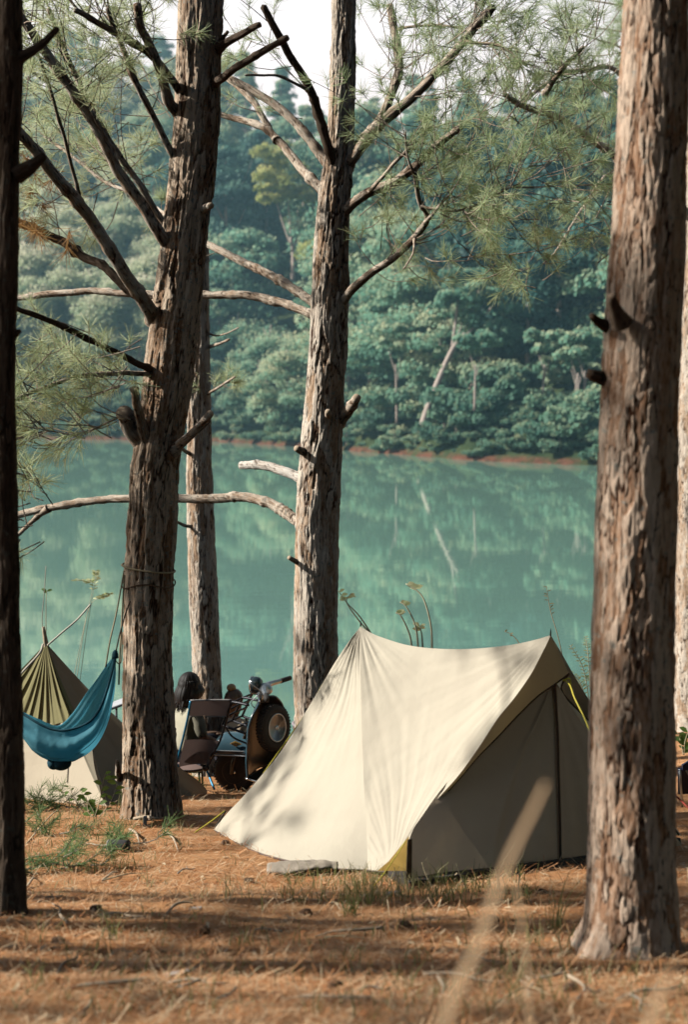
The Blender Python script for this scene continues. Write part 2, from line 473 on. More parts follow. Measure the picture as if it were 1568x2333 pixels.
def grass_stuff():
    r = np.random.default_rng(31); sp = []
    def patch(px0, px1, py0, py1, n, h, ti, nb=7):
        for _ in range(n):
            p = G(r.uniform(px0, px1), r.uniform(py0, py1)); sp.append((p.x, p.y, r.integers(2, nb), h * r.uniform(.6, 1.3), .03, ti))
    patch(640, 1210, 1990, 2060, 170, .11, .38)
    patch(830, 1000, 2000, 2060, 34, .14, .8)
    patch(60, 300, 1830, 1990, 60, .10, .15)
    patch(150, 430, 1850, 1900, 60, .08, .8)
    patch(60, 700, 1920, 2060, 60, .06, .75)
    patch(20, 1400, 2080, 2330, 190, .085, .42, 6)
    patch(1050, 1560, 2150, 2330, 60, .10, .6, 5)
    patch(400, 660, 1790, 1830, 20, .06, .5)
    patch(900, 1230, 1690, 1760, 10, .1, .5)
    V, Fc, T = blades(sp, 32)
    tag(mobj('grass', V, Fc, M['grass'], None, False, {'tint': T}), 'thin dry and green grass in the pine litter', None, None, 'stuff')
grass_stuff()
# ================================================================== FOREST ACROSS THE LAKE
def crown_data(seed, rx, rz, cz, npuff, nleaf, size, shape='round', jit=.55):
    r = np.random.default_rng(seed); C = []; RR = []
    for k in range(npuff):
        while True:
            q = r.uniform(-1, 1, 3)
            if np.linalg.norm(q) < 1: break
        q = q / (np.linalg.norm(q) + 1e-6) * (np.linalg.norm(q) ** .45)
        if shape == 'cone':
            q[:2] *= (1 - (q[2] + 1) / 2) * .95 + .08
        if shape == 'flat': q[2] *= .45
        C.append((q[0] * rx, q[1] * rx, cz + q[2] * rz)); RR.append(r.uniform(.24, .50) * rx * (.8 if shape == 'cone' else 1))
    C = np.array(C); RR = np.array(RR)
    n = npuff * nleaf
    k = np.repeat(np.arange(npuff), nleaf)
    u = r.normal(0, 1, (n, 3)); u /= np.linalg.norm(u, axis=1)[:, None]
    u[:, 2] = np.abs(u[:, 2]) * 1.0 - .42
    u /= np.linalg.norm(u, axis=1)[:, None]
    rad = RR[k] * r.uniform(.45, 1.22, n)
    c = C[k] + u * rad[:, None] * np.array((1, 1, .72))
    nrm = u * .7 + np.array((-.62, -.12, .50)) + r.normal(0, jit, (n, 3)); nrm /= np.linalg.norm(nrm, axis=1)[:, None]
    h = r.normal(0, 1, (n, 3)); a = np.cross(nrm, h); a /= np.linalg.norm(a, axis=1)[:, None]; b = np.cross(nrm, a)
    s = r.uniform(.6, 1.3, n)[:, None] * size
    V = np.stack([c - a * s, c + b * s * .55, c + a * s, c - b * s * .55], 1).reshape(-1, 3)
    t = np.clip(.40 + .36 * u[:, 2] + .40 * (r.random(npuff)[k] - .5) + r.normal(0, .13, n), 0, 1)  # leaves tinted lighter on top, darker below: light and shade in the tint
    return V, np.arange(n * 4).reshape(-1, 4), np.repeat(t, 4)

def far_trunk(seed, h, r0, lean=(0, 0), forks=3, f0=.5):
    r = np.random.default_rng(seed); mb = MB()
    top = np.array((lean[0], lean[1], h * .8))
    mid = top * .5 + np.array((r.uniform(-.3, .3), r.uniform(-.3, .3), 0))
    mb.tube([(0, 0, -1.2), tuple(mid), tuple(top)], [r0 * 1.15, r0 * .8, r0 * .35], 7, 9)
    for k in range(forks):
        u = f0 + (1 - f0) * k / max(1, forks) * .7
        p = np.array((0, 0, 0)) * (1 - u) + top * u if u > .5 else mid * (u * 2)
        az = r.random() * 6.28; l = h * r.uniform(.2, .34)
        e = p + np.array((math.cos(az) * l * .6, math.sin(az) * l * .6, l * .8))
        mb.tube([tuple(p), tuple((p + e) / 2 + np.array((math.cos(az), math.sin(az), 0)) * l * .08), tuple(e)], [r0 * .5, r0 * .35, r0 * .15], 6, 6)
    return mb

PROTO = {}
def proto_tree(key, seed, h, rx, rz, cz, npuff, nleaf, size, r0, shape, mat, lean=(0, 0), forks=3, crown_off=(0, 0)):
    V, Fc, T = crown_data(seed, rx, rz, cz, npuff, nleaf, size, shape, .95 if mat == 'leaf_sunlit' else .55)
    V = V + np.array((crown_off[0], crown_off[1], 0))
    PROTO[key] = (far_trunk(seed, h, r0, lean, forks), (V, Fc, T), mat)

proto_tree('broad_a', 1, 13, 4.3, 5.0, 5.6, 32, 420, .24, .22, 'round', 'leaf_far')
proto_tree('broad_b', 2, 15, 4.9, 6.2, 7.0, 32, 430, .25, .25, 'round', 'leaf_far')
proto_tree('broad_c', 3, 11, 5.2, 4.2, 4.8, 30, 400, .24, .20, 'flat', 'leaf_far')
proto_tree('broad_d', 4, 17, 3.7, 7.4, 9.0, 34, 330, .23, .22, 'round', 'leaf_far')
proto_tree('airy', 5, 15, 4.0, 3.6, 11.2, 20, 150, .30, .17, 'flat', 'leaf_yel', (1.0, 0), 5)
proto_tree('pale_a', 14, 13, 4.6, 4.8, 5.6, 34, 400, .24, .2, 'round', 'leaf_sunlit')
proto_tree('pale_b', 15, 15, 4.6, 6.0, 7.2, 36, 400, .24, .2, 'round', 'leaf_sunlit')
proto_tree('dark_a', 16, 17, 3.8, 7.0, 8.6, 36, 330, .24, .2, 'round', 'leaf_shaded')
proto_tree('pine', 6, 19, 3.2, 7.5, 11., 34, 300, .22, .20, 'cone', 'leaf_far')
proto_tree('shrub_a', 7, 3.0, 1.9, 1.5, 1.2, 14, 150, .24, .05, 'round', 'leaf_shrub')
proto_tree('shrub_b', 8, 2.2, 2.3, 1.1, .9, 14, 150, .22, .05, 'flat', 'leaf_shrub')

MESHES = {}
def far_tree(key, x, y, sc, label, cat, group, name, rz=None, sz=None):
    rt = empty(name, (x, y, float(hill_z(np.array([x]), np.array([y]))[0]) - .1), label, cat, group, random.uniform(-.7, .7) if rz is None else rz)
    rt.scale = (sc, sc, sz or sc)
    if key not in MESHES:
        mb, (V, Fc, T), mat = PROTO[key]
        a = mb.build('trunk' if 'shrub' not in key else 'stem', M['bark_far'], rt)
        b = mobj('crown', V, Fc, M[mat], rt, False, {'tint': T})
        MESHES[key] = (a, b)
    else:
        for src in MESHES[key]:
            c = src.copy(); COL.objects.link(c); c.parent = rt
    return rt

def spx(px, d=0.0):
    """a spot on the far shore in the line of sight px, d metres inland"""
    lo, hi = 60.0, 400.0
    for _ in range(40):
        m = (lo + hi) / 2; x = (px - CX) * m / F
        if m < shore(x) + d: lo = m
        else: hi = m
    return (px - CX) * lo / F, lo

def plant_forest():
    r = random.Random(5)
    G1 = 'trees in the forest across the lake'
    n = 0
    # shore rows, nearest trees: (inland distance, spacing in px)
    for d, step, keys in ((5, 62, ('broad_a', 'broad_c', 'broad_a')), (12, 66, ('broad_b', 'broad_a', 'broad_d', 'broad_c')), (21, 70, ('broad_b', 'broad_d', 'broad_a')), (31, 72, ('broad_b', 'airy', 'broad_d', 'broad_a')),
                          (43, 76, ('broad_d', 'pine', 'broad_b')), (56, 80, ('pine', 'broad_b', 'broad_d')), (71, 84, ('pine', 'broad_d', 'broad_b')), (88, 88, ('pine', 'pine', 'broad_d')), (106, 92, ('pine', 'broad_b', 'pine')), (126, 92, ('pine', 'pine', 'broad_b')), (146, 100, ('pine', 'broad_d'))):
        px = -330 + r.uniform(0, 40)
        while px < 1930:
            j = px + r.uniform(-.3, .3) * step
            x, y = spx(j, d + r.uniform(-2.5, 2.5))
            dark_gap = (1110 < j < 1400 and d < 20) or (900 < j < 1120 and d < 8) or (560 < j < 760 and 18 < d < 46)
            if not dark_gap and not (d < 8 and r.random() < .25):
                key = r.choice(keys); s = r.uniform(.72, 1.18)
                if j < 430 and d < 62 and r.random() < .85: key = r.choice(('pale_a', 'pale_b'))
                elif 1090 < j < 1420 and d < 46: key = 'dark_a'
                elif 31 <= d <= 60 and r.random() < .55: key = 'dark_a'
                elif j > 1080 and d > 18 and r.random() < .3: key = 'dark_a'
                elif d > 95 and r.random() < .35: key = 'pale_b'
                if d < 8: s *= .80
                elif d < 15: s *= 1.15
                elif d < 60: s *= r.uniform(1.15, 1.55)
                where = 'on the far shore behind the bushes' if d < 25 else ('halfway up the far hillside' if d < 70 else 'high on the far hill below the sky')
                kind = {'broad': 'rounded teal green broadleaf tree', 'airy': 'pale yellow green open tree', 'pale': 'light green sunlit broadleaf tree', 'dark': 'dark blue green shaded tree', 'pine': 'tall dark green conifer'}[key.split('_')[0]]
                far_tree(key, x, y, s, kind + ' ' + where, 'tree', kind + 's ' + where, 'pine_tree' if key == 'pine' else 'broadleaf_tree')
                n += 1
            px += step * (1.18 if d < 60 else 1.05)
    # undergrowth along the waterline
    for d, step, sc in ((.7, 34, .60), (2.2, 36, .85), (4.6, 40, 1.15), (7.2, 44, 1.25), (14, 70, 1.2)):
        px = -150
        while px < 1750:
            j = px + r.uniform(-.35, .35) * step
            if not (d > 12 and not 1100 < j < 1400):
                small = .5 if (d < 3.5 and 925 < j < 1010) or (d < 1.5 and 905 < j < 1075) else 1.0
                x, y = spx(j, d + r.uniform(-.5, 1.6))
                far_tree(r.choice(('shrub_a', 'shrub_b')), x, y, small * sc * r.uniform(.5, 1.45), 'low leafy bush on the red bank across the lake', 'bush', 'bushes along the far waterline', 'bush')
            px += step

def special_tree(name, label, trunk_pts, Y, w, branches, crown_pos=None, mat='leaf_far', size=.3, seed=50):
    b0 = P(*trunk_pts[0], Y)
    rt = wroot(name, b0, label, 'tree')
    s = Y / F
    mb = MB(); mb.tube([P(px, py, Y) for px, py in trunk_pts], [w * s * .6, w * s * .45, w * s * .3], 8)
    mb.build('trunk', M['bark_far'], rt)
    for pts, bw in branches:
        MB().tube([P(px, py, Y + (k * .5)) for k, (px, py) in enumerate(pts)], [bw * s * .5, bw * s * .2], 6).build('branch', M['bark_far'], rt)
    if crown_pos:
        Vs, Ts = [], []
        for k, (px, py, rx, rz) in enumerate(crown_pos):
            V, Fc, T = crown_data(seed + k, rx * s, rz * s, 0, 12, 150, size, 'round')
            Vs.append(V + np.array(P(px, py, Y + .5))); Ts.append(T)
        V = np.concatenate(Vs); T = np.concatenate(Ts)
        mobj('crown', V, np.arange(len(V)).reshape(-1, 4), M[mat], rt, False, {'tint': T})
    return rt

plant_forest()
def near_wood():
    # the wood the photographer stands in: it closes off the sky behind and to the right of the camp
    r = random.Random(12); k = 0
    for (x, y) in ((-3, -10), (1, -7), (6, -6), (11, -3), (15, 2), (-13, -12), (3, -14), (-6, -16), (10, -12), (18, -8), (19, 9), (23, 16), (26, 3), (-1, -4.5), (4, -4), (8, 0.5), (11.5, 6.5), (14, 12)):
        t = far_tree(('pine', 'broad_d', 'broad_b')[k % 3], x, y, .95, 'leafy tree in the wood behind the photographer, outside the picture', 'tree', 'trees behind the photographer', 'broadleaf_tree' if k % 3 else 'pine_tree')
        t.location.z = zg(x, y) - .1; k += 1
near_wood()
x, y = spx(960, .3)
special_tree('leaning_tree', 'tall tree leaning right over the far shore with long bare pale trunk', [(958, 985), (985, 905), (1030, 800), (1060, 760)], y, 15,
             [([(1045, 785), (1085, 740), (1130, 690)], 9), ([(1030, 800), (1040, 720), (1045, 665)], 8), ([(1040, 785), (1070, 770), (1100, 760)], 6), ([(1000, 860), (1030, 800), (1060, 720)], 6)],
             [(1060, 655, 62, 38), (1115, 705, 55, 42), (1050, 705, 50, 34), (1130, 760, 48, 30), (1085, 640, 40, 25)], 'leaf_far', .26, 60)
x, y = spx(665, 30)
special_tree('forked_tree', 'yellow green tree with pale many-forked trunk on the hillside left of the middle pine', [(668, 640), (668, 580), (662, 540)], y, 9,
             [([(664, 560), (645, 510), (628, 455)], 6), ([(665, 570), (690, 520), (710, 470)], 6), ([(663, 545), (660, 500), (655, 450)], 5), ([(667, 560), (680, 540), (678, 480)], 4)],
             [(620, 440, 45, 18), (665, 425, 48, 22), (640, 395, 55, 20), (625, 345, 45, 20), (705, 445, 40, 16)], 'leaf_yel', .26, 70)
for k, (px, y0, y1, lean, d) in enumerate(((1236, 925, 830, 6, 8), (1320, 925, 850, -2, 7), (1312, 925, 860, 3, 7.5), (1332, 928, 845, 2, 7.5), (905, 935, 830, -3, 7), (1082, 905, 830, 3, 6), (590, 930, 860, 12, 4), (608, 920, 850, -3, 4.5))):
    x, y = spx(px, d if px > 1200 else .4)
    rt = special_tree('slim_tree', 'slim pale trunk %s' % ('standing in the dark gap of the far shore wood' if px > 1200 else 'showing among the bushes of the far shore'), [(px, y0 + 30), (px + lean / 2, (y0 + y1) / 2), (px + lean, y1)], y, 5 if px > 700 else 3,
                 [([(px + lean / 2, (y0 + y1) / 2), (px + lean + 12, y1 - 20)], 3), ([(px + lean, y1 + 20), (px + lean - 16, y1 - 30)], 3)], [(px + lean, y1 - 60, 40, 32)] if px > 700 else None, 'leaf_far', .26, 80 + k)
    rt['group'] = 'slim pale trunks in the dark gap' if px > 1200 else 'slim pale trunks among far bushes'
# ================================================================== PINES OF THE CAMP
def bark_tube(C, rad, k, seed, depth, plate=(.060, .34), base_flare=None):
    """trunk-like tube with cracked bark plates in the mesh. C centres (n,3), rad (n,)"""
    n = len(C)
    T, A, B = frames(C)
    th = np.linspace(0, 2 * np.pi, k, endpoint=False)
    L = np.concatenate([[0], np.cumsum(np.linalg.norm(np.diff(C, axis=0), axis=1))])
    rr = float(np.mean(rad))
    TH, LL = np.meshgrid(th, L)
    q = np.stack([np.cos(TH).ravel() * rr / plate[0], np.sin(TH).ravel() * rr / plate[0], LL.ravel() / plate[1]], 1)
    wv = np.stack([vnoise(q * 1.7, seed), vnoise(q * 1.7 + 9, seed), vnoise(q * 1.3 + 17, seed) * 1.6], 1)
    q = q + .5 * wv + .22 * np.stack([vnoise(q * 5, seed + 4), vnoise(q * 5 + 9, seed + 4), vnoise(q * 4 + 17, seed + 4)], 1)
    f1, f2, cid = worley(q, seed)
    crack = np.clip((f2 - f1) / .20, 0, 1)
    brk = np.clip(vnoise(q * .9 + 31, seed + 6) * 1.6 + .75, 0, 1)     # cracks fade in and out
    crack = 1 - (1 - crack) * brk
    fur = 1 - np.abs(vnoise(q * np.array((1.5, 1.5, .5)) + 50, seed + 7))
    plates = .30 * crack + .40 * cid + .55 * fur
    plates = plates - .1
    low = fbm(np.stack([np.cos(TH).ravel() * 1.2, np.sin(TH).ravel() * 1.2, LL.ravel() * 1.7], 1), seed + 3, 3)
    fine = vnoise(q * np.array((4, 4, 2.5)), seed + 9)
    r2 = np.repeat(rad, k) * (1 + .075 * low) + depth * (plates - .5) + depth * .22 * fine
    if base_flare is not None:
        amp, hgt = base_flare
        fl = np.exp(-LL.ravel() / hgt) * amp
        r2 = r2 + fl * (.7 + .6 * np.cos(TH.ravel() * 4 + seed) * .6)
    V = C[:, None] + (r2.reshape(n, k)[:, :, None]) * (np.cos(th)[None, :, None] * A[:, None] + np.sin(th)[None, :, None] * B[:, None])
    bk = np.stack([np.cos(TH).ravel() * rr, np.sin(TH).ravel() * rr, LL.ravel()], 1)
    i = np.arange(n - 1)[:, None] * k + np.arange(k)[None]
    j = np.arange(n - 1)[:, None] * k + (np.arange(k)[None] + 1) % k
    Fc = np.stack([i, j, j + k, i + k], -1).reshape(-1, 4)
    return V.reshape(-1, 3), Fc, {'bk': bk, 'crack': crack, 'plate': cid}

def trunk(root, rows, Y, k=150, seed=1, depth=.02, mat='bark', step=.012, plate=(.060, .34), flare=None, Yend=None):
    """rows: (px, py, width px) from the base up"""
    pts = []; wd = []
    for i, (px, py, w) in enumerate(rows):
        y = Y + ((Yend or Y) - Y) * i / (len(rows) - 1)
        pts.append(P(px, py, y)); wd.append(w * y / F / 2)
    Ltot = sum((pts[i + 1] - pts[i]).length for i in range(len(pts) - 1))
    n = int(Ltot / step)
    C = catmull(pts, n)
    cum = np.concatenate([[0], np.cumsum([(pts[i + 1] - pts[i]).length for i in range(len(pts) - 1)])])
    rad = np.interp(np.linspace(0, len(pts) - 1, n), np.arange(len(pts)), wd)
    V, Fc, at = bark_tube(C, rad, k, seed, depth, plate, flare)
    return mobj('trunk', V, Fc, M[mat], root, True, at)

BR = [0]
def branch(root, pts, w0, w1, Y0, Y1=None, mat='bark_pale', broken=False, name='branch', k=14, knots=True):
    """pts: sight lines from the trunk outward"""
    Y1 = Y0 if Y1 is None else Y1
    BR[0] += 1; sd = 300 + BR[0]
    rs = np.random.default_rng(sd)
    P3 = [P(px, py, Y0 + (Y1 - Y0) * i / (len(pts) - 1)) for i, (px, py) in enumerate(pts)]
    L = sum((P3[i + 1] - P3[i]).length for i in range(len(P3) - 1))
    n = max(8, int(L / .025))
    C = catmull(P3, n)
    C = C + .006 * np.stack([vnoise(C * 9 + sd, 1), vnoise(C * 9 + sd, 2), vnoise(C * 9 + sd, 3)], 1)
    t = np.linspace(0, 1, n)
    rad = (w0 * (1 - t) + w1 * t) / 2 * (Y0 + (Y1 - Y0) * t) / F
    rad = rad * (1 + .5 * np.exp(-t * L / .07))                    # collar at the trunk
    if knots:
        for _ in range(int(L * 3)):
            c = rs.random(); rad = rad * (1 + .22 * np.exp(-((t - c) * L / .025) ** 2))
    V, Fc, at = bark_tube(C, rad, k, sd, min(.008, .25 * float(rad.mean())), (.035, .12))
    # close the free end
    m = len(V); Vc = np.concatenate([V, [C[-1] + (C[-1] - C[-2]) * (.2 if broken else .6)]])
    cap = np.array([(m - k + j, m - k + (j + 1) % k, m, m) for j in range(k)])
    me_f = [tuple(f) for f in Fc] + [(a, b, c) for a, b, c, _ in cap]
    at = {kk: np.concatenate([v, v[-1:]]) for kk, v in at.items()}
    o = mobj(name, Vc, me_f, M[mat], root, True, at)
    if broken:
        o.data.materials.append(M['wood'])
        if mat == 'bark_shaded': o.data.materials[1] = M['bark_far_dark']
        for f in o.data.polygons:
            if len(f.vertices) == 3: f.material_index = 1
    return o, C

class Needles:
    """tufts of pine needles and the thin twigs that carry them"""
    def __init__(s, seed): s.r = np.random.default_rng(seed); s.V = []; s.T = []; s.tw = MB(); s.ends = []
    def tuft(s, p, ax, n=30, L=.13, w=.0040, ti=.5, back=.10):
        r = s.r; ax = np.array(ax) / (np.linalg.norm(ax) + 1e-9)
        u = r.normal(0, 1, (n, 3)); u -= ax * (u @ ax)[:, None]; u /= np.linalg.norm(u, axis=1)[:, None] + 1e-9
        a = r.uniform(.25, 1.25, n)[:, None]
        d = ax * np.cos(a) + u * np.sin(a); d[:, 2] -= .12
        l = L * r.uniform(.6, 1.15, n)[:, None]
        b = np.array(p) - ax * r.uniform(0, back, n)[:, None]
        sd = np.cross(d, r.normal(0, 1, (n, 3))); sd /= np.linalg.norm(sd, axis=1)[:, None] + 1e-9
        V = np.stack([b - sd * w / 2, b + sd * w / 2, b + d * l + sd * w * .25, b + d * l - sd * w * .25], 1)
        s.V.append(V.reshape(-1, 3)); s.T.append(np.repeat(np.clip(r.normal(ti, .2, n), 0, 1), 4))
    def twig(s, p0, d, L, ti=.5, n=28, droop=.15, r0=.005, tufts=2, nl=.13):
        r = s.r; d = np.array(d, float); d /= np.linalg.norm(d) + 1e-9
        p0 = np.array(p0); p1 = p0 + d * L * .5 + r.normal(0, .05, 3) * L; p2 = p0 + d * L + r.normal(0, .09, 3) * L + np.array((0, 0, .12 * L))
        s.tw.tube([p0, p1, p2], [r0, r0 * .75, r0 * .5], 5, 6)
        e = p2 - p1; e = e / np.linalg.norm(e)
        s.tuft(p2, e, n, nl, ti=ti); s.ends.append((p2, e))
        for k in range(tufts - 1):
            q = p0 + (p2 - p0) * r.uniform(.45, .9); dd = e + r.normal(0, .6, 3); dd /= np.linalg.norm(dd)
            q2 = q + dd * r.uniform(.06, .16)
            s.tw.tube([q, q2], [r0 * .5, r0 * .4], 4, 3); s.tuft(q2, dd, n, nl, ti=ti); s.ends.append((q2, dd))
    def along(s, C, n, L=(.25, .7), ti=.5, start=.25, nt=2, nn=28, up=.35, nl=.13):
        """twigs off a branch centre line"""
        r = s.r
        for _ in range(n):
            t = start + (1 - start) * r.random(); i = min(int(t * (len(C) - 1)), len(C) - 2)
            f = C[i + 1] - C[i]; f = f / (np.linalg.norm(f) + 1e-9)
            d = f * .8 + r.normal(0, .7, 3) + np.array((0, 0, up))
            s.twig(C[i], d, r.uniform(*L), ti, nn, tufts=nt, nl=nl)
    def region(s, n, px, py, Y, d0, L=(.4, .9), ti=.5, nt=3, nn=30, nl=.14):
        """free sprays whose own boughs lie inside a part of the view"""
        r = s.r
        for _ in range(n):
            p = P(r.uniform(*px), r.uniform(*py), r.uniform(*Y))
            d = np.array(d0) + r.normal(0, .45, 3)
            s.twig(p, d, r.uniform(*L), ti, nn, tufts=nt, nl=nl)
    def build(s, root, mat='needle', name='foliage', twigs=True):
        V = np.concatenate(s.V); nv = len(V); tint = np.concatenate(s.T)
        Fc = np.arange(nv).reshape(-1, 4)
        if not twigs:
            return mobj(name, V, Fc, M[mat], root, False, {'tint': tint})
        tv = np.concatenate(s.tw.V); nt_ = len(tv)
        tf = np.array([f for f in s.tw.F if len(f) == 4]) + nv
        ones = np.ones(nv + nt_)
        o = mobj(name, np.concatenate([V, tv]), np.concatenate([Fc, tf]), M[mat], root, False, {'tint': np.concatenate([tint, np.full(nt_, .5)]), 'bk': np.concatenate([V, tv]) * 3, 'crack': ones, 'plate': ones * .4})
        o.data.materials.append(M['bark_pale'])
        mi = np.zeros(len(Fc) + len(tf), dtype=np.int32); mi[len(Fc):] = 1
        o.data.polygons.foreach_set('material_index', mi); return o

def upper_crown(nd, base, h0, h1, rad, n, ti=.4, nn=26, seed=1, dens=9, nl=.17):
    """the part of a pine's crown above the frame: boughs with tufts"""
    r = np.random.default_rng(seed)
    for k in range(n):
        z = r.uniform(h0, h1); az = r.random() * 6.283
        l = rad * (1 - .6 * (z - h0) / (h1 - h0)) * r.uniform(.5, 1)
        p0 = np.array(base) + np.array((0, 0, z)); d = np.array((math.cos(az), math.sin(az), .35))
        p1 = p0 + d * l
        nd.tw.tube([p0, (p0 + p1) / 2 + np.array((0, 0, .1)), p1], [.03, .02, .01], 6, 6)
        C = catmull([p0, (p0 + p1) / 2 + np.array((0, 0, .1)), p1], 12)
        nd.along(C, dens, (.3, .7), ti, .3, 2, nn, nl=nl)

# ---- black pine at the left edge -------------------------------------------------
Y1 = 6.4
t1 = wroot('pine_tree', P(30, 2092, Y1), 'black shaded pine trunk cut off by the left edge of the picture', 'tree', 'pines of the camp')
trunk(t1, [(20, 2105, 78), (22, 2040, 66), (20, 1700, 62), (12, 1200, 52), (8, 900, 46), (18, 400, 48), (22, 30, 52), (24, -500, 44), (24, -1200, 34)], Y1, 150, 2, .016, 'bark_shaded', .014, flare=(.03, .15))
branch(t1, [(35, 400), (62, 385), (82, 370), (100, 352)], 30, 16, Y1, mat='bark_shaded', broken=True)
branch(t1, [(40, 135), (65, 122), (95, 100), (130, 65)], 22, 12, Y1, mat='bark_shaded', broken=True)
branch(t1, [(30, 762), (38, 757), (46, 752)], 14, 8, Y1, mat='bark_shaded', broken=True, name='branch_stub')
nd = Needles(41); upper_crown(nd, P(24, 900, Y1), 5.2, 8.0, 1.4, 6, .35, seed=3); nd.build(t1)

# ---- thick pine with the hammock --------------------------------------------------
Y2 = 10.7
t2 = wroot('pine_tree', P(350, 1862, Y2), 'thick rough pine trunk leaning right with a rope tied round it', 'tree', 'pines of the camp')
trunk(t2, [(345, 1880, 132), (344, 1800, 120), (340, 1650, 116), (336, 1500, 110), (340, 1300, 108), (350, 1100, 104), (360, 1010, 102), (378, 900, 104), (388, 820, 106), (402, 700, 106), (414, 600, 102), (424, 500, 100), (440, 380, 102), (450, 220, 100), (457, 30, 98), (468, -300, 92), (480, -900, 70), (490, -1500, 40)], Y2, 170, 4, .030, 'bark_old', .013, (.058, .38), (.05, .20))
B = {}
def b2(key, pts, w0, w1, Ye, **kw):
    kw.setdefault('mat', 'bark'); B[key] = branch(t2, pts, w0, w1, Y2, Ye, **kw)[1]
b2(1, [(352, 725), (338, 700), (300, 645), (250, 570), (200, 490), (150, 430), (100, 370), (50, 310), (-20, 250)], 32, 22, 9.4)
b2(2, [(388, 570), (372, 545), (325, 470), (270, 390), (225, 300), (170, 215), (110, 130), (65, 65), (20, 0)], 27, 18, 9.8)
b2(3, [(392, 540), (374, 512), (330, 440), (280, 365), (240, 305), (180, 190), (140, 100), (110, 20)], 16, 10, 10.3)
b2(4, [(408, 370), (388, 345), (350, 265), (310, 190), (275, 100), (245, 20)], 16, 11, 10.2)
b2(5, [(415, 215), (398, 190), (345, 128), (285, 88), (220, 50), (170, 22)], 19, 12, 10.0)
b2(6, [(408, 255), (388, 235), (365, 165), (345, 110), (320, 60), (310, 10)], 22, 18, 10.1)
b2(7, [(203, 495), (190, 480), (163, 375), (138, 285), (108, 190), (80, 110), (60, 60)], 9, 6, 9.6)
b2(8, [(352, 846), (325, 833), (255, 800), (180, 762), (110, 730), (20, 695)], 16, 11, 9.6, mat='bark_shaded')
b2(9, [(348, 690), (290, 662), (240, 610), (190, 585), (130, 545), (50, 512), (0, 500)], 17, 20, 11.5, mat='bark_shaded')
b2(10, [(352, 856), (325, 852), (260, 850), (180, 858), (110, 880), (20, 915)], 12, 8, 9.8)
b2(11, [(380, 490), (360, 478), (300, 440), (240, 415), (170, 360), (100, 310)], 10, 6, 12.0)
b2(12, [(330, 1000), (300, 975), (290, 950), (280, 940)], 46, 36, 10.5, broken=True, name='branch_stub')
b2(13, [(345, 1040), (328, 990), (312, 930), (305, 885)], 24, 17, 10.3, broken=True, name='branch_stub')
b2(14, [(385, 1045), (410, 1012), (440, 985), (480, 940)], 24, 14, 10.2, broken=True, name='branch_stub')
b2(15, [(485, 195), (505, 178), (560, 140), (655, 84)], 20, 13, 10.0, mat='bark_shaded', broken=True)
b2(16, [(490, 118), (510, 100), (550, 78), (592, 57)], 22, 12, 10.3, mat='bark_shaded', broken=True)
b2(17, [(492, 112), (505, 90), (520, 72)], 12, 7, 10.5, mat='bark_shaded', broken=True, name='branch_stub')
b2(18, [(455, 480), (466, 474), (480, 468)], 16, 14, 10.4, broken=True, name='branch_stub')
b2(19, [(400, 1015), (430, 1000), (450, 985), (478, 960)], 8, 5, 10.9, mat='bark_shaded', name='branch_stub')
b2(20, [(272, 1770), (268, 1755), (266, 1735)], 14, 8, 10.45, broken=True, name='branch_stub')
nd = Needles(42)
for key, n in ((1, 8), (2, 20), (3, 16), (4, 10), (5, 16), (6, 8), (7, 6), (9, 8), (11, 16)): nd.along(B[key], n, (.3, .8), .7, .35, 3, 30)
nd.along(B[10], 26, (.15, .45), .7, .2, 2, 30)
nd.region(115, (20, 400), (10, 480), (10.6, 13.6), (-.8, 0, .25), (.35, .8), .74)
nd.region(22, (20, 330), (760, 900), (9.6, 10.6), (-.7, -.1, -.05), (.3, .6), .65)
nd.region(30, (30, 300), (950, 1015), (9.8, 10.6), (-.8, 0, .0), (.3, .6), .62)
nd.region(18, (10, 130), (1080, 1240), (9.6, 10.2), (-.6, 0, .1), (.25, .5), .65)
upper_crown(nd, P(470, 900, Y2), 5.2, 9.5, 3.6, 34, .4, 60, seed=4, dens=8, nl=.30)
nd.build(t2)
nd = Needles(43)
nd.region(16, (45, 150), (300, 540), (10.4, 11.4), (-.3, 0, -.7), (.15, .4), .6, 2, 34)
nd.build(t2, 'needle_dead', 'dead_needles', False)

# ---- thin pine just behind it ------------------------------------------------------
Y3 = 15.6
t3 = wroot('pine_tree', P(474, 1764, Y3), 'slender pine standing just behind the thick leaning pine', 'tree', 'pines of the camp')
trunk(t3, [(478, 1790, 74), (476, 1700, 66), (472, 1550, 62), (463, 1350, 62), (455, 1150, 58), (453, 1000, 54), (452, 850, 50), (450, 600, 48), (448, 300, 46), (446, 0, 42), (444, -500, 32)], Y3, 110, 6, .024, 'bark', .02, (.06, .38), (.03, .2))
branch(t3, [(478, 760), (495, 765), (520, 758), (543, 746)], 4, 3, Y3, 15.3)
branch(t3, [(475, 790), (495, 785), (523, 773)], 7, 5, Y3, 15.3, broken=True, name='branch_stub')
branch(t3, [(450, 1200), (425, 1198), (400, 1188)], 9, 6, Y3, 15.3, broken=True, name='branch_stub')
branch(t3, [(440, 1035), (425, 1030), (412, 1022)], 9, 7, Y3, 15.3, broken=True, name='branch_stub')
o, C = branch(t3, [(470, 900), (480, 893), (510, 875), (535, 858)], 7, 4, Y3, 15.2)
nd = Needles(44); nd.along(C, 6, (.1, .25), .65, .3, 2, 30); nd.region(3, (500, 545), (850, 890), (15.2, 15.4), (.6, 0, .2), (.1, .2), .6); nd.build(t3)

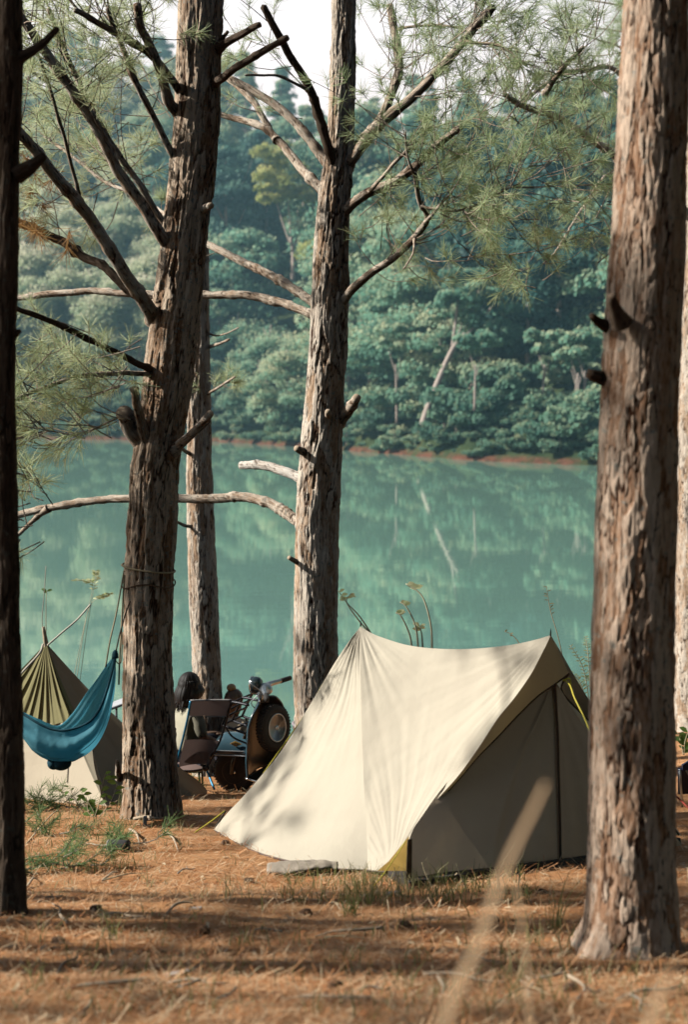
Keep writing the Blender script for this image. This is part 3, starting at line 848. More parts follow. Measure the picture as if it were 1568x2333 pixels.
# ---- middle pine -------------------------------------------------------------------
Y4 = 12.4
t4 = wroot('pine_tree', P(722, 1826, Y4), 'tall forked pine in the middle with sunlit flaking bark and spreading bare boughs', 'tree', 'pines of the camp')
trunk(t4, [(728, 1850, 108), (724, 1700, 98), (720, 1500, 94), (722, 1200, 94), (730, 1050, 92), (740, 900, 84), (746, 800, 82), (752, 650, 78), (758, 520, 74), (764, 430, 72), (772, 350, 62), (780, 200, 52), (782, 30, 50), (784, -300, 44), (790, -900, 28)], Y4, 150, 8, .028, 'bark', .015, (.06, .38), (.03, .2))
D = {}
def b4(key, pts, w0, w1, Ye, Ys=None, **kw): D[key] = branch(t4, pts, w0, w1, Ys or Y4, Ye, **kw)[1]
b4(1, [(745, 730), (705, 714), (640, 690), (560, 673), (480, 672), (380, 671), (280, 668), (200, 664), (100, 672), (20, 682)], 20, 13, 14.2)
b4(2, [(705, 1200), (672, 1182), (640, 1160), (590, 1140), (540, 1132), (480, 1137), (410, 1136), (300, 1136), (200, 1142), (110, 1158), (20, 1178)], 25, 15, 13.8)
b4(3, [(750, 715), (715, 690), (640, 640), (560, 600), (480, 560), (400, 520), (340, 480)], 22, 13, 14.4)
b4(4, [(762, 470), (730, 430), (700, 400), (660, 350), (610, 297), (560, 276), (495, 258)], 24, 12, 13.6)
b4(5, [(632, 320), (615, 297), (580, 235), (545, 200), (520, 180)], 15, 12, 13.6, Ys=13.1)
b4(6, [(768, 395), (745, 372), (700, 310), (650, 258), (590, 215), (525, 180)], 25, 15, 12.9)
b4(7, [(770, 390), (755, 360), (722, 250), (700, 190), (650, 108), (600, 15)], 22, 15, 11.8, mat='bark_shaded')
b4(8, [(790, 380), (808, 355), (860, 290), (940, 220), (1010, 150), (1060, 90), (1125, 15)], 25, 18, 11.8)
b4(9, [(795, 365), (815, 330), (860, 280), (895, 210), (910, 150), (900, 80), (888, 10)], 22, 16, 13.0)
b4(10, [(775, 490), (800, 468), (840, 440), (900, 414), (960, 368), (1010, 320), (1052, 288)], 26, 13, 11.8)
b4(11, [(840, 438), (852, 424), (890, 382), (946, 323)], 10, 7, 11.6, Ys=12.2)
b4(12, [(765, 705), (785, 680), (810, 653), (850, 620), (900, 586), (945, 540), (975, 495), (955, 455), (945, 395)], 22, 9, 11.6)
b4(13, [(968, 510), (1000, 470), (1030, 440)], 8, 4, 11.5, Ys=11.75)
b4(14, [(770, 960), (790, 940), (805, 920), (815, 905)], 28, 18, 12.1, broken=True, name='branch_stub')
b4(15, [(710, 1110), (685, 1090), (640, 1071), (590, 1058), (549, 1060)], 24, 17, 13.1, broken=True, mat='bark_sunlit')
b4(16, [(705, 1030), (688, 1028), (676, 1022)], 20, 13, 12.2, broken=True, name='branch_stub')
b4(17, [(695, 1285), (675, 1278), (658, 1270)], 14, 9, 12.2, broken=True, name='branch_stub')
b4(18, [(1055, 95), (1080, 98), (1140, 105), (1200, 150)], 9, 5, 11.6, Ys=11.9)
b4(19, [(700, 205), (690, 200), (630, 172), (560, 172)], 8, 5, 11.6, Ys=12.0)
b4(20, [(893, 75), (930, 62), (1000, 58), (1055, 65)], 7, 5, 12.6, Ys=12.95)
b4(21, [(110, 1158), (85, 1175), (60, 1200), (30, 1228)], 14, 8, 13.8, Ys=13.65)
b4(22, [(750, 945), (748, 945), (747, 938)], 16, 12, 11.9, broken=True, name='branch_stub')
b4(23, [(960, 470), (1040, 480), (1100, 460), (1180, 420)], 6, 3, 11.4, Ys=11.7)
b4(24, [(945, 400), (930, 360), (925, 300)], 6, 3, 11.4, Ys=11.6)
b4(25, [(945, 545), (940, 580), (920, 612)], 5, 3, 11.4, Ys=11.8)
nd = Needles(45)
for key, n in ((3, 4), (8, 22), (9, 16), (10, 22), (12, 14), (13, 10), (18, 18), (20, 14), (23, 18), (24, 6), (7, 4)): nd.along(D[key], n, (.25, .8), .5, .4, 3, 32)
nd.region(92, (850, 1420), (40, 480), (11.2, 13.2), (.5, 0, .35), (.35, .9), .56)
nd.region(60, (960, 1400), (380, 620), (11.2, 13.0), (.3, 0, .1), (.35, .8), .5)
nd.region(10, (800, 960), (480, 620), (12.0, 13.0), (.5, 0, .3), (.25, .5), .6)
nd.region(8, (500, 700), (30, 300), (12.0, 13.0), (-.5, 0, .3), (.25, .5), .6)
nd.region(14, (1130, 1240), (590, 690), (11.3, 11.6), (-.4, 0, .0), (.12, .3), .5, 1)
upper_crown(nd, P(786, 900, Y4), 5.4, 9.0, 4.0, 40, .4, 60, seed=5, dens=8, nl=.30)
nd.build(t4)
cb = MB(); cb.ball((0, 0, 0), (.011, .011, .026), 8, 6)
ends = [e for e in nd.ends if 0 < e[0][0] < 2.6 and e[0][2] < 3.3]
random.shuffle(ends); src = None
for p, ax in ends[:90]:
    q = Vector((0, 0, 1)).rotation_difference(Vector(ax))
    if src is None: c = src = cb.build('bud_cone', M['cone'], t4)
    else: c = src.copy(); COL.objects.link(c)
    c.parent = t4; c.location = Vector(p) - t4.location; c.rotation_mode = 'QUATERNION'; c.rotation_quaternion = q

# ---- right pine ----------------------------------------------------------------------
Y5 = 5.6
t5 = wroot('pine_tree', P(1440, 2160, Y5), 'broad reddish pine trunk in front of the tent at the right', 'tree', 'pines of the camp')
trunk(t5, [(1432, 2185, 212), (1438, 2100, 200), (1440, 1900, 192), (1442, 1600, 186), (1447, 1300, 178), (1456, 1000, 172), (1466, 800, 170), (1474, 600, 166), (1484, 350, 156), (1496, 30, 142), (1508, -300, 130), (1525, -900, 100), (1535, -1600, 70)], Y5, 240, 10, .014, 'bark_red', .008, (.042, .20), (.07, .13))
branch(t5, [(1400, 752), (1375, 738), (1358, 728), (1348, 718)], 26, 14, Y5, 5.5, mat='bark_shaded', broken=True, name='branch_stub')
branch(t5, [(1400, 872), (1378, 862), (1362, 856), (1344, 850)], 30, 22, Y5, 5.55, mat='bark_shaded', broken=True, name='branch_stub')
branch(t5, [(1415, 735), (1405, 715), (1397, 692), (1394, 672)], 34, 16, 5.45, 5.36, mat='bark_shaded', broken=True, name='branch_stub')
nd = Needles(46); upper_crown(nd, P(1520, 900, Y5), 3.6, 7.5, 3.8, 40, .4, 60, seed=6, dens=8, nl=.30); nd.build(t5)

# ---- pine behind the right one: sunlit, mostly hidden --------------------------------
Y6 = 12.5
p6 = G(1600, 1690)
t6 = wroot('pine_tree', p6, 'pale sunlit pine trunk showing as a strip behind the right pine', 'tree', 'pines of the camp')
trunk(t6, [(1590, 1730, 118), (1588, 1650, 108), (1585, 1400, 102), (1586, 1000, 98), (1592, 700, 94), (1610, 300, 88), (1620, -300, 70), (1630, -900, 50)], p6.y, 120, 12, .024, 'bark', .016, (.075, .3), (.04, .15))
o, C = branch(t6, [(1550, 480), (1415, 365), (1340, 312), (1280, 272), (1200, 245), (1150, 215)], 20, 9, p6.y, 11.5)
nd = Needles(47); nd.along(C, 34, (.3, .8), .45, .1, 3, 32)
o, C = branch(t6, [(1540, 300), (1410, 165), (1340, 160), (1280, 170), (1210, 218), (1180, 240)], 12, 7, p6.y, 11.6)
nd.along(C, 26, (.3, .7), .45, .1, 3, 32)
o, C = branch(t6, [(1480, 420), (1395, 395), (1335, 465), (1270, 570), (1240, 600)], 7, 4, p6.y, 11.2)
nd.along(C, 8, (.15, .35), .5, .3, 2, 28)
o, C = branch(t6, [(1240, 215), (1275, 165), (1330, 108)], 12, 8, 11.7, 11.4)
nd.along(C, 12, (.3, .7), .45, .1, 3, 30)
upper_crown(nd, P(1610, 900, p6.y), 5.0, 9, 3.8, 36, .4, 60, seed=7, dens=8, nl=.30); nd.build(t6)

# ---- pines further left of the picture, the ones whose shadows lie across the camp ------
for k, (x, y, w, h0, h1, rad, nb) in enumerate(((-5.6, 5.5, .26, 8.5, 11, 1.5, 5), (-8.2, 7.15, .30, 5.0, 9, 3.2, 20), (-11.5, 6.6, .30, 8.5, 11, 2.0, 6), (-10.2, 11.6, .24, 6.8, 9.0, 3.2, 16), (-9.3, 6.0, .22, 4.6, 9, 2.2, 10), (-13., 7.6, .24, 9, 12, 2.0, 6))):
    b = Vector((x, y, zg(x, y)))
    t = wroot('pine_tree', b, 'camp pine further left, outside the picture, casting long shadows', 'tree', 'pines left of the camp')
    n = int((h1 + 1) / .03); C = catmull([b - Vector((0, 0, .2)), b + Vector((random.uniform(-.2, .2), 0, h1 * .5)), b + Vector((random.uniform(-.3, .3), .1, h1))], n)
    V, Fc, at = bark_tube(C, np.linspace(w / 2, .06, n), 60, 200 + k, .02, (.075, .3), (.05, .2))
    mobj('trunk', V, Fc, M['bark'], t, True, at)
    thick = rad > 2.1
    nd = Needles(100 + k); upper_crown(nd, b, h0, h1, rad, nb, .45, 60 if thick else 34, seed=20 + k, dens=13 if thick else 9, nl=.24 if thick else .17)
    nd.build(t)
# ================================================================== BEIGE TENT
M['canvas'] = cloth('beige_canvas', (.93, .80, .62), .22, var=.12, blotch=1.3)  # broad blotches put soft shading into the canvas colour
M['hood'] = cloth('hood_canvas', (1., .74, .44), .2, var=.06, tcol=(1., .72, .36))  # fly canvas in shade, its golden glow put into the colour
M['canvas_in'] = cloth('inner_canvas', (1., .73, .49), .05, var=.08)
M['yellow'] = cloth('yellow_lining', (.80, .50, .12), .35, var=.1)
M['piping'] = simple('dark_piping', (.05, .035, .022), .8)
M['dark_metal'] = simple('dark_metal', (.03, .03, .035), .4, .8)
M['guy_yellow'] = simple('yellow_cord', (.80, .68, .06), .6)
M['rope'] = simple('tan_rope', (.58, .46, .27), .9, var=.2, scale=60.)
M['rope_pale'] = simple('pale_rope', (.75, .68, .55), .9)
M['ground_cloth'] = simple('ground_cloth', (.035, .03, .028), .8)

TY = 8.3
tent = wroot('tent', G(1000, 1990), 'beige canvas ridge tent with sagging ridge and closed front door', 'tent')

def lerp(a, b, t): return np.array(a) * (1 - t) + np.array(b) * t
def wrinkle(V, N, amp, f, seed):
    return V + N[:, None] * 0 + np.outer(amp * fbm(V * f, seed, 3), (0, 0, 0))
def panel(name, top, bottom, nu, nv, mat, sag, nrm, folds=(), seed=1, parent=tent, amp=.008, pw=1.0):
    """ruled panel between two curves (top -> bottom) with sag along nrm and tension folds"""
    A = catmull(top, nu); Bc = catmull(bottom, nu)
    v = np.linspace(0, 1, nv) ** pw
    Pg = A[:, None] * (1 - v)[None, :, None] + Bc[:, None] * v[None, :, None]
    u = np.linspace(0, 1, nu)
    nrm = np.array(nrm) / np.linalg.norm(nrm)
    d = -sag * np.outer(np.sin(np.pi * u) ** .8, np.sin(np.pi * v))
    d = d + amp * fbm(Pg.reshape(-1, 3) * np.array((3, 3, 2.2)), seed, 3).reshape(nu, nv) * np.outer(np.sin(np.pi * u) ** .3, np.sin(np.pi * np.clip(v, .02, .98)) ** .3)
    for (cx, a, ln) in folds:           # radial folds from a corner: point, amplitude, reach
        c = np.array(cx); q = Pg - c; r = np.linalg.norm(q, axis=2)
        e1 = np.cross(nrm, (0, 0, 1.)); e1 /= np.linalg.norm(e1); e2 = np.cross(nrm, e1)
        ang = np.arctan2(q @ e2, q @ e1)
        d = d + a * np.sin(ang * 34 + 2 * np.sin(ang * 13)) * np.exp(-r / ln) * np.clip(r / .08, 0, 1) * np.clip(np.minimum(u, 1 - u)[:, None] * 14, 0, 1) * np.clip((1 - v)[None] * 14, 0, 1)
    Pg = Pg + d[:, :, None] * nrm
    mb = MB(); mb.grid(Pg)
    return mb.build(name, mat, parent), Pg

Yr, Yf = 9.35, 8.2
Rp = np.array(P(822, 1427, Yr)); Fp = np.array(P(1256, 1447, Yf))
ridge_px = [(822, 1427), (840, 1439), (870, 1452), (930, 1470), (1000, 1478), (1080, 1478), (1160, 1470), (1215, 1459), (1256, 1447)]
ridge = [np.array(P(px, py, Yr + (Yf - Yr) * (px - 822) / 434)) for px, py in ridge_px]
def gz(px, py, near=.0):
    y = G(px, py).y - near
    return np.array(P(px, py, y))
Cc = gz(880, 1984, .30); Mc = gz(838, 1981, .12)
Lc = gz(487, 1890, .02); YM, YC, YL = Mc[1], Cc[1], Lc[1]
n_side = np.cross(Fp - Rp, Cc - Rp); n_side /= np.linalg.norm(n_side)
if n_side[1] > 0: n_side = -n_side
# big side panel: ridge to hem; front edge bulges out to the hood crease
def edge_pts(px_list, Ya, Yb): return [np.array(P(px, py, Ya + (Yb - Ya) * i / (len(px_list) - 1))) for i, (px, py) in enumerate(px_list)]
crease = edge_pts([(1256, 1447), (1236, 1488), (1209, 1538), (1174, 1588), (1134, 1638), (1092, 1702), (1044, 1768), (985, 1835), (930, 1915), (880, 1984)], Yf, YC)
seam = edge_pts([(822, 1427), (821, 1500), (823, 1600), (826, 1700), (830, 1800), (836, 1900), (838, 1981)], Yr, YM)
def coons(Tc, Bc, Lc_, Rc, nu, nv):
    T = catmull(Tc, nu); Bq = catmull(Bc, nu); Lq = catmull(Lc_, nv); Rq = catmull(Rc, nv)
    u = np.linspace(0, 1, nu)[:, None, None]; v = np.linspace(0, 1, nv)[None, :, None]
    S1 = T[:, None] * (1 - v) + Bq[:, None] * v
    S2 = Lq[None] * (1 - u) + Rq[None] * u
    S3 = T[0] * (1 - u) * (1 - v) + T[-1] * u * (1 - v) + Bq[0] * (1 - u) * v + Bq[-1] * u * v
    return S1 + S2 - S3
def dress(Pg, nrm, sag, amp, seed, folds, nodes=3.0):
    nu, nv = Pg.shape[:2]
    u = np.linspace(0, 1, nu)[:, None]; v = np.linspace(0, 1, nv)[None]
    win = np.clip(np.minimum(u, 1 - u) * 9, 0, 1) * np.clip(np.minimum(v, 1 - v) * 9, 0, 1)
    d = -sag * np.sin(np.pi * u) * np.sin(np.pi * v)
    d = d + amp * fbm(Pg.reshape(-1, 3) * nodes, seed, 3).reshape(nu, nv) * win
    e1 = np.cross(nrm, (0, 0, 1.)); e1 /= np.linalg.norm(e1); e2 = np.cross(nrm, e1)
    for c, a, ln, fq in folds:
        q = Pg - np.array(c); r = np.linalg.norm(q, axis=2); ang = np.arctan2(q @ e2, q @ e1)
        d = d + a * (np.sin(ang * fq + 1.6 * np.sin(ang * 9 + seed)) + .5 * np.sin(ang * fq * 2.3 + seed)) * np.exp(-r / ln) * np.clip(r / .1, 0, 1) * win
    return Pg + d[:, :, None] * nrm
Pg = coons(ridge, [Mc, (Mc + Cc) / 2 + np.array((0, 0, -.003)), Cc], seam, crease, 90, 100)
Pg = dress(Pg, n_side, .03, .016, 3, [(Rp, .012, .35, 30), (Fp, .010, .5, 36), (Cc, .008, .5, 40)])
mb = MB(); mb.grid(Pg); side = mb.build('side_panel', M['canvas'], tent)
M['seam'] = simple('pale_seam', (1., .93, .82), .8)
def seam_line(row, off, parent):
    q = row + np.array(off); mb = MB(); w = np.array((0, 0, .007))
    mb.grid(np.stack([q - w, q + w], 1)); return mb.build('seam', M['seam'], parent, True)
seam_line(Pg[3:-3, 72], n_side * .004, side)
MB().tube(list(Pg[0, 2::4]), .004, 5, 60).build('corner_seam', M['seam'], side)
# rear-side panel: seam to the long low corner
rear_edge = edge_pts([(822, 1427), (792, 1466), (760, 1515), (730, 1566), (700, 1616), (640, 1712), (560, 1808), (520, 1850), (487, 1890)], Yr, YL)
hem = [gz(px, py, nr) for px, py, nr in ((487, 1890, .02), (540, 1920, .04), (600, 1945, .06), (700, 1969, .08), (770, 1978, .10), (838, 1981, .12))]
n2 = np.cross(Lc - Rp, Mc - Rp); n2 /= np.linalg.norm(n2)
if n2[1] > 0: n2 = -n2
A = catmull(rear_edge, 90); Bs = catmull(seam, 90)
v = np.linspace(0, 1, 90)[None, :, None]
Pg = A[:, None] * (1 - v) + Bs[:, None] * v
h = catmull(hem, 90)
wgt = (np.linspace(0, 1, 90) ** 2.2)[:, None, None]
Pg = Pg + wgt * (h - (A[-1] * (1 - v[0]) + Bs[-1] * v[0]))[None]
Pg = dress(Pg, n2, .05, .014, 5, [(Rp, .016, .45, 26), (Lc, .022, .40, 30), (Lc, .010, .9, 17)])
mb = MB(); mb.grid(Pg); rear = mb.build('rear_panel', M['canvas'], tent)
seam_line(Pg[66, 8:-1], n2 * .004, rear)
# hood: crease to the dark piping
pip = edge_pts([(1297, 1535), (1264, 1560), (1224, 1588), (1174, 1637), (1134, 1680), (1092, 1722), (1042, 1780), (985, 1842), (940, 1900), (884, 1980)], 8.27, YC + .03)
Pg = catmull(crease, 70)[:, None] * (1 - np.linspace(0, 1, 14))[None, :, None] + catmull(pip, 70)[:, None] * np.linspace(0, 1, 14)[None, :, None]
Pg = Pg + (.006 * fbm(Pg.reshape(-1, 3) * 9, 6, 2).reshape(70, 14) * np.sin(np.pi * np.linspace(0, 1, 14))[None])[:, :, None] * np.array((.5, -.6, .3))
mb = MB(); mb.grid(Pg); hood = mb.build('hood', M['hood'], tent)
# right half of the fly (mostly out of sight)
Dr = np.array(P(1556, 1905, 9.15)); Rr = np.array(P(1240, 1850, 10.6))
right_edge = edge_pts([(1256, 1447), (1280, 1487), (1310, 1540), (1345, 1597), (1420, 1715), (1490, 1818), (1556, 1905)], Yf, 9.15)
Pg = coons(ridge, [np.array(P(1100, 1850, 10.9)), Rr, Dr], edge_pts([(822, 1427), (900, 1560), (1000, 1700), (1100, 1850)], Yr, 10.9), right_edge, 50, 50)
mb = MB(); mb.grid(Pg); mb.build('far_side_panel', M['canvas'], tent)
# rear panel on the far side
Pg = coons([Rp, lerp(Rp, P(1100, 1850, 10.9), .5), np.array(P(1100, 1850, 10.9))], [Lc, np.array(P(800, 1885, 10.7)), np.array(P(1100, 1850, 10.9))], rear_edge, [np.array(P(1100, 1850, 10.9))] * 3, 40, 40)
mb = MB(); mb.grid(Pg); mb.build('far_rear_panel', M['canvas'], tent)
# hood flap turned back on the right
pr = edge_pts([(1297, 1535), (1283, 1556), (1281, 1574), (1300, 1600), (1335, 1634), (1400, 1700), (1470, 1790), (1548, 1902)], 8.27, 9.1)
re_ = catmull(right_edge, 60); pq = catmull(pr, 60)
Pg = re_[:, None] * (1 - np.linspace(0, 1, 10))[None, :, None] + pq[:, None] * np.linspace(0, 1, 10)[None, :, None]
mb = MB(); mb.grid(Pg); mb.build('hood_flap', M['canvas_in'], tent)
mb = MB(); mb.tube(pip, .006, 6, 60); mb.tube(pr, .006, 6, 50); mb.build('piping', M['piping'], tent)
# front wall with its zip
Ad = np.array(P(1264, 1546, 8.42)); DL = np.array(P(940, 2022, 7.42)); DC = np.array(P(1278, 1970, 8.22)); DR = np.array(P(1556, 1925, 8.95))
nf = np.cross(DL - Ad, DC - Ad); nf /= np.linalg.norm(nf)
if nf[1] > 0: nf = -nf
zipl = edge_pts([(1264, 1548), (1270, 1650), (1273, 1750), (1276, 1870), (1278, 1970)], 8.42, 8.25)
for (Lq, bot, sd) in ((edge_pts([(1250, 1540), (1150, 1645), (1030, 1770), (968, 1850), (932, 1915), (936, 2022)], 8.42, 7.42), edge_pts([(938, 2022), (1000, 2008), (1100, 1990), (1190, 1976), (1278, 1970)], 7.42, 8.25), 7),
                      (edge_pts([(1264, 1548), (1330, 1650), (1420, 1760), (1500, 1860), (1556, 1925)], 8.42, 8.95), edge_pts([(1556, 1925), (1450, 1942), (1360, 1956), (1278, 1970)], 8.95, 8.25), 8)):
    A = catmull(Lq, 80); Bz = catmull(zipl, 80); v = np.linspace(0, 1, 80)[None, :, None]
    Pg = A[:, None] * (1 - v) + Bz[:, None] * v
    h = catmull(bot, 80); Pg = Pg + ((np.linspace(0, 1, 80) ** 3)[:, None, None]) * (h - (A[-1] * (1 - v[0]) + Bz[-1] * v[0]))[None]
    nu, nv = 80, 80
    uu = np.linspace(0, 1, nu)[:, None]; vv = np.linspace(0, 1, nv)[None]
    win = np.clip(np.minimum(vv, 1 - vv) * 10, 0, 1) * np.clip(uu * 8, 0, 1)
    c = Ad; q = Pg - c; e1 = np.array((.72, .69, 0)); ang = np.arctan2(q @ e1, -q[:, :, 2] + 1e-6)
    d = .005 * np.sin(ang * 26 + sd) * win * uu + .004 * fbm(Pg.reshape(-1, 3) * np.array((5, 5, 14)), sd, 3).reshape(nu, nv) * win * (.3 + uu ** 2)
    d = d + .012 * np.exp(-((ang + .62) / .035) ** 2) * win if sd == 7 else d
    Pg = Pg + d[:, :, None] * nf
    mb = MB(); mb.grid(Pg); mb.build('front_wall', M['canvas_in'], tent)
off = np.array((.0, -.012, 0))
zb = MB()
Z = catmull(zipl, 40) + off; w = np.array((.72, .69, 0)) * .012
zb.grid(np.stack([Z - w, Z + np.array((.004, -.008, 0)), Z + w], 1)); zb.build('door_zip', M['piping'], tent)
# corner pole strap, yellow lining and ground cloth in the open corner
sb = MB(); q0 = np.array(P(934, 1912, 7.40)); q1 = np.array(P(931, 2024, 7.38)); w = np.array((.012, .010, 0))
sb.grid(np.stack([np.stack([q0 - w, q0 + w]), np.stack([q1 - w * 1.3, q1 + w * 1.3])])); solidify(sb.build('corner_strap', M['piping'], tent, False), .006)
yb = MB(); yb.add([P(932, 1905, 7.46), P(886, 1962, 7.54), P(860, 1984, 7.62), P(932, 1984, 7.46)], [(0, 1, 2, 3)]); yb.build('lining', M['yellow'], tent, False)
gb = MB()
gp = [G(505, 1892), G(600, 1936), G(720, 1960), G(850, 1978), G(935, 2030), G(1100, 2004), G(1278, 1978), G(1420, 1960), Vector(DR), Vector((1.2, 10.4, zg(1.2, 10.4))), Vector((0, 10.6, zg(0, 10.6)))]
top = [p + Vector((0, .05, .03)) for p in gp]
n = len(gp)
gb.add([tuple(p + Vector((0, .03, -.01))) for p in gp] + [tuple(p) for p in top], [(i, (i + 1) % n, (i + 1) % n + n, i + n) for i in range(n)] + [tuple(range(n, 2 * n))])
gb.build('ground_cloth', M['ground_cloth'], tent, False)
# hem binding, poles, guy lines
MB().tube([p + np.array((0, -.004, -.004)) for p in hem] + [Cc + np.array((0, -.004, -.004))], .006, 6, 60).build('hem', simple('hem_tape', (.16, .11, .09), .9), tent)
for tip, foot in ((Rp, (Rp[0], Rp[1])), (Fp, (Fp[0] + .04, Fp[1] + .75))):
    f = (foot[0], foot[1], zg(*foot))
    MB().tube([f, (foot[0], (foot[1] + tip[1]) / 2 + .08, tip[2] - .35), tuple(tip + np.array((0, .02, -.02))), tuple(tip + np.array((0, 0, .040)))], [.009, .009, .006, .0015], 6, 14).build('pole', M['dark_metal'], tent)
def guy(pts, Ya, Yb, r=.0035, mat='guy_yellow', parent=tent, name='guy_line'):
    q = [P(px, py, Ya + (Yb - Ya) * i / (len(pts) - 1)) for i, (px, py) in enumerate(pts)]
    return MB().tube(q, r, 5, 24).build(name, M[mat], parent)
guy([(1288, 1549), (1300, 1562), (1310, 1590), (1330, 1630), (1352, 1682), (1400, 1790)], 8.22, 7.6, .0045)
guy([(1284, 1551), (1298, 1546), (1302, 1560)], 8.22, 8.2, .005, name='guy_line')
guy([(768, 1508), (735, 1560), (700, 1620), (660, 1678), (600, 1762)], 9.6, 10.0, .005)
guy([(512, 1848), (480, 1872), (440, 1900), (425, 1916)], 10.0, 9.7, .005)
guy([(487, 1890), (505, 1862), (514, 1848)], 10.0, 10.0, .007, 'piping')
guy([(925, 1915), (900, 1955), (868, 2000), (850, 2020)], 7.4, 7.25, .003)

# ================================================================== OLIVE TENT AT THE LEFT
M['olive'] = cloth('olive_cloth', (.31, .28, .125), .15, var=.12)
M['pale_canvas'] = cloth('pale_canvas', (.88, .74, .54), .2, var=.06)
M['olive_grey'] = cloth('grey_olive_cloth', (.30, .26, .18), .12, var=.1)
ot = wroot('tent', G(140, 1846), 'olive pyramid tent with pleated top behind the blue hammock', 'tent')
Pk = np.array(P(104, 1464, 12.9))
def fan(name, edge, mat, npl, amp, seed, nu=120, nv=50, pinch=.35, sag=.05):
    E = catmull(edge, nu); v = np.linspace(0, 1, nv)[None, :, None]
    Pg = Pk[None, None] * (1 - v) + E[:, None] * v
    u = np.linspace(0, 1, nu)[:, None]; vv = np.linspace(0, 1, nv)[None]
    ph = u * npl * 2 * np.pi + 1.5 * np.sin(u * 9 + seed)
    d = amp * (np.sin(ph) + .5 * np.sin(ph * 1.7 + seed)) * np.minimum(vv * 2.2, 1) * (.55 + .45 * vv)
    Pg[:, :, 1] += -d
    Pg[:, :, 2] -= sag * np.sin(np.pi * vv) * 1.0
    Pg[:, :, 0] += .3 * amp * np.cos(ph) * vv
    mb = MB(); mb.grid(Pg); return mb.build(name, mat, ot)
def zl(px, py, Y): return np.array(P(px, py, Y))
low = [(-90, 1850), (-20, 1850), (60, 1846), (140, 1844), (200, 1842), (246, 1838)]
mid_ = [(-70, 1612), (0, 1640), (60, 1640), (110, 1648), (160, 1640), (205, 1690)]
lw = catmull([zl(x, y, 11.65 + 1.6 * (246 - x) / 336) for x, y in low], 60); md = catmull([zl(x, y, 12.0 + 1.3 * (246 - x) / 336) for x, y in mid_], 60)
v = np.linspace(0, 1, 30)[None, :, None]
Pg = md[:, None] * (1 - v) + lw[:, None] * v
Pg[:, :, 1] += .02 * fbm(Pg.reshape(-1, 3) * 2.5, 4, 3).reshape(60, 30)
mb = MB(); mb.grid(Pg); mb.build('lower_wall', M['pale_canvas'], ot)
fan('pleated_top', [zl(x, y + 6, 11.96 + 1.3 * (246 - x) / 336) for x, y in mid_], M['olive'], 11, .022, 1)
re2 = [zl(205, 1690, 12.1), zl(246, 1838, 11.67), zl(360, 1822, 12.5), zl(472, 1806, 13.1), zl(400, 1740, 13.5)]
fan('side_wall', re2, M['olive_grey'], 7, .012, 3, sag=.10)
MB().tube([P(110, 1500, 12.95), P(104, 1464, 12.9), P(98, 1428, 12.88)], [.028, .024, .014], 7, 8).build('pole', M['wood'], ot)
guy([(97, 1468), (88, 1490), (50, 1532), (10, 1580), (-40, 1650)], 12.6, 12.2, .011, 'rope_pale', ot)
guy([(108, 1470), (140, 1442), (175, 1412), (205, 1378)], 12.6, 13.4, .009, 'rope_pale', ot)
guy([(98, 1440), (95, 1410), (100, 1350), (104, 1290)], 12.6, 12.6, .004, 'rope_pale', ot)

# ================================================================== BLUE HAMMOCK
M['blue_cloth'] = cloth('blue_cloth', (.17, .54, .68), .5, var=.35, tcol=(.36, .80, .95))
M['blue_dark'] = cloth('dark_blue_cloth', (.02, .085, .12), .1, var=.25)
hm = wroot('hammock', P(150, 1660, 10.28), 'blue cloth hammock hanging from the thick pine and sagging to the left', 'hammock')
# stations from the right knot to the left end: back rim, front rim, bottom, depth
st = [((262, 1492), (263, 1494), (262, 1498), 10.28), ((245, 1512), (258, 1520), (264, 1535), 10.28), ((222, 1545), (243, 1572), (258, 1590), 10.28), ((196, 1580), (226, 1616), (242, 1648), 10.28),
      ((172, 1616), (205, 1643), (222, 1688), 10.28), ((150, 1642), (178, 1657), (198, 1712), 10.28), ((132, 1654), (148, 1664), (168, 1728), 10.28), ((112, 1650), (120, 1662), (136, 1734), 10.28), ((90, 1640), (94, 1652), (104, 1724), 10.28), ((68, 1630), (70, 1638), (75, 1704), 10.28), ((44, 1618), (46, 1622), (50, 1672), 10.28), ((10, 1590), (12, 1594), (14, 1625), 10.28), ((-50, 1540), (-50, 1542), (-50, 1552), 10.28)]
def arr(i): return catmull([(*s[i], s[3]) for s in st], 110)
Bk, Fr, Bo = arr(0), arr(1), arr(2)
nc = 56; Pg = np.zeros((110, nc, 3))
wid = np.interp(np.linspace(0, 1, 110), [0, .12, .3, .5, .7, .9, 1], [.01, .07, .16, .20, .18, .10, .02])
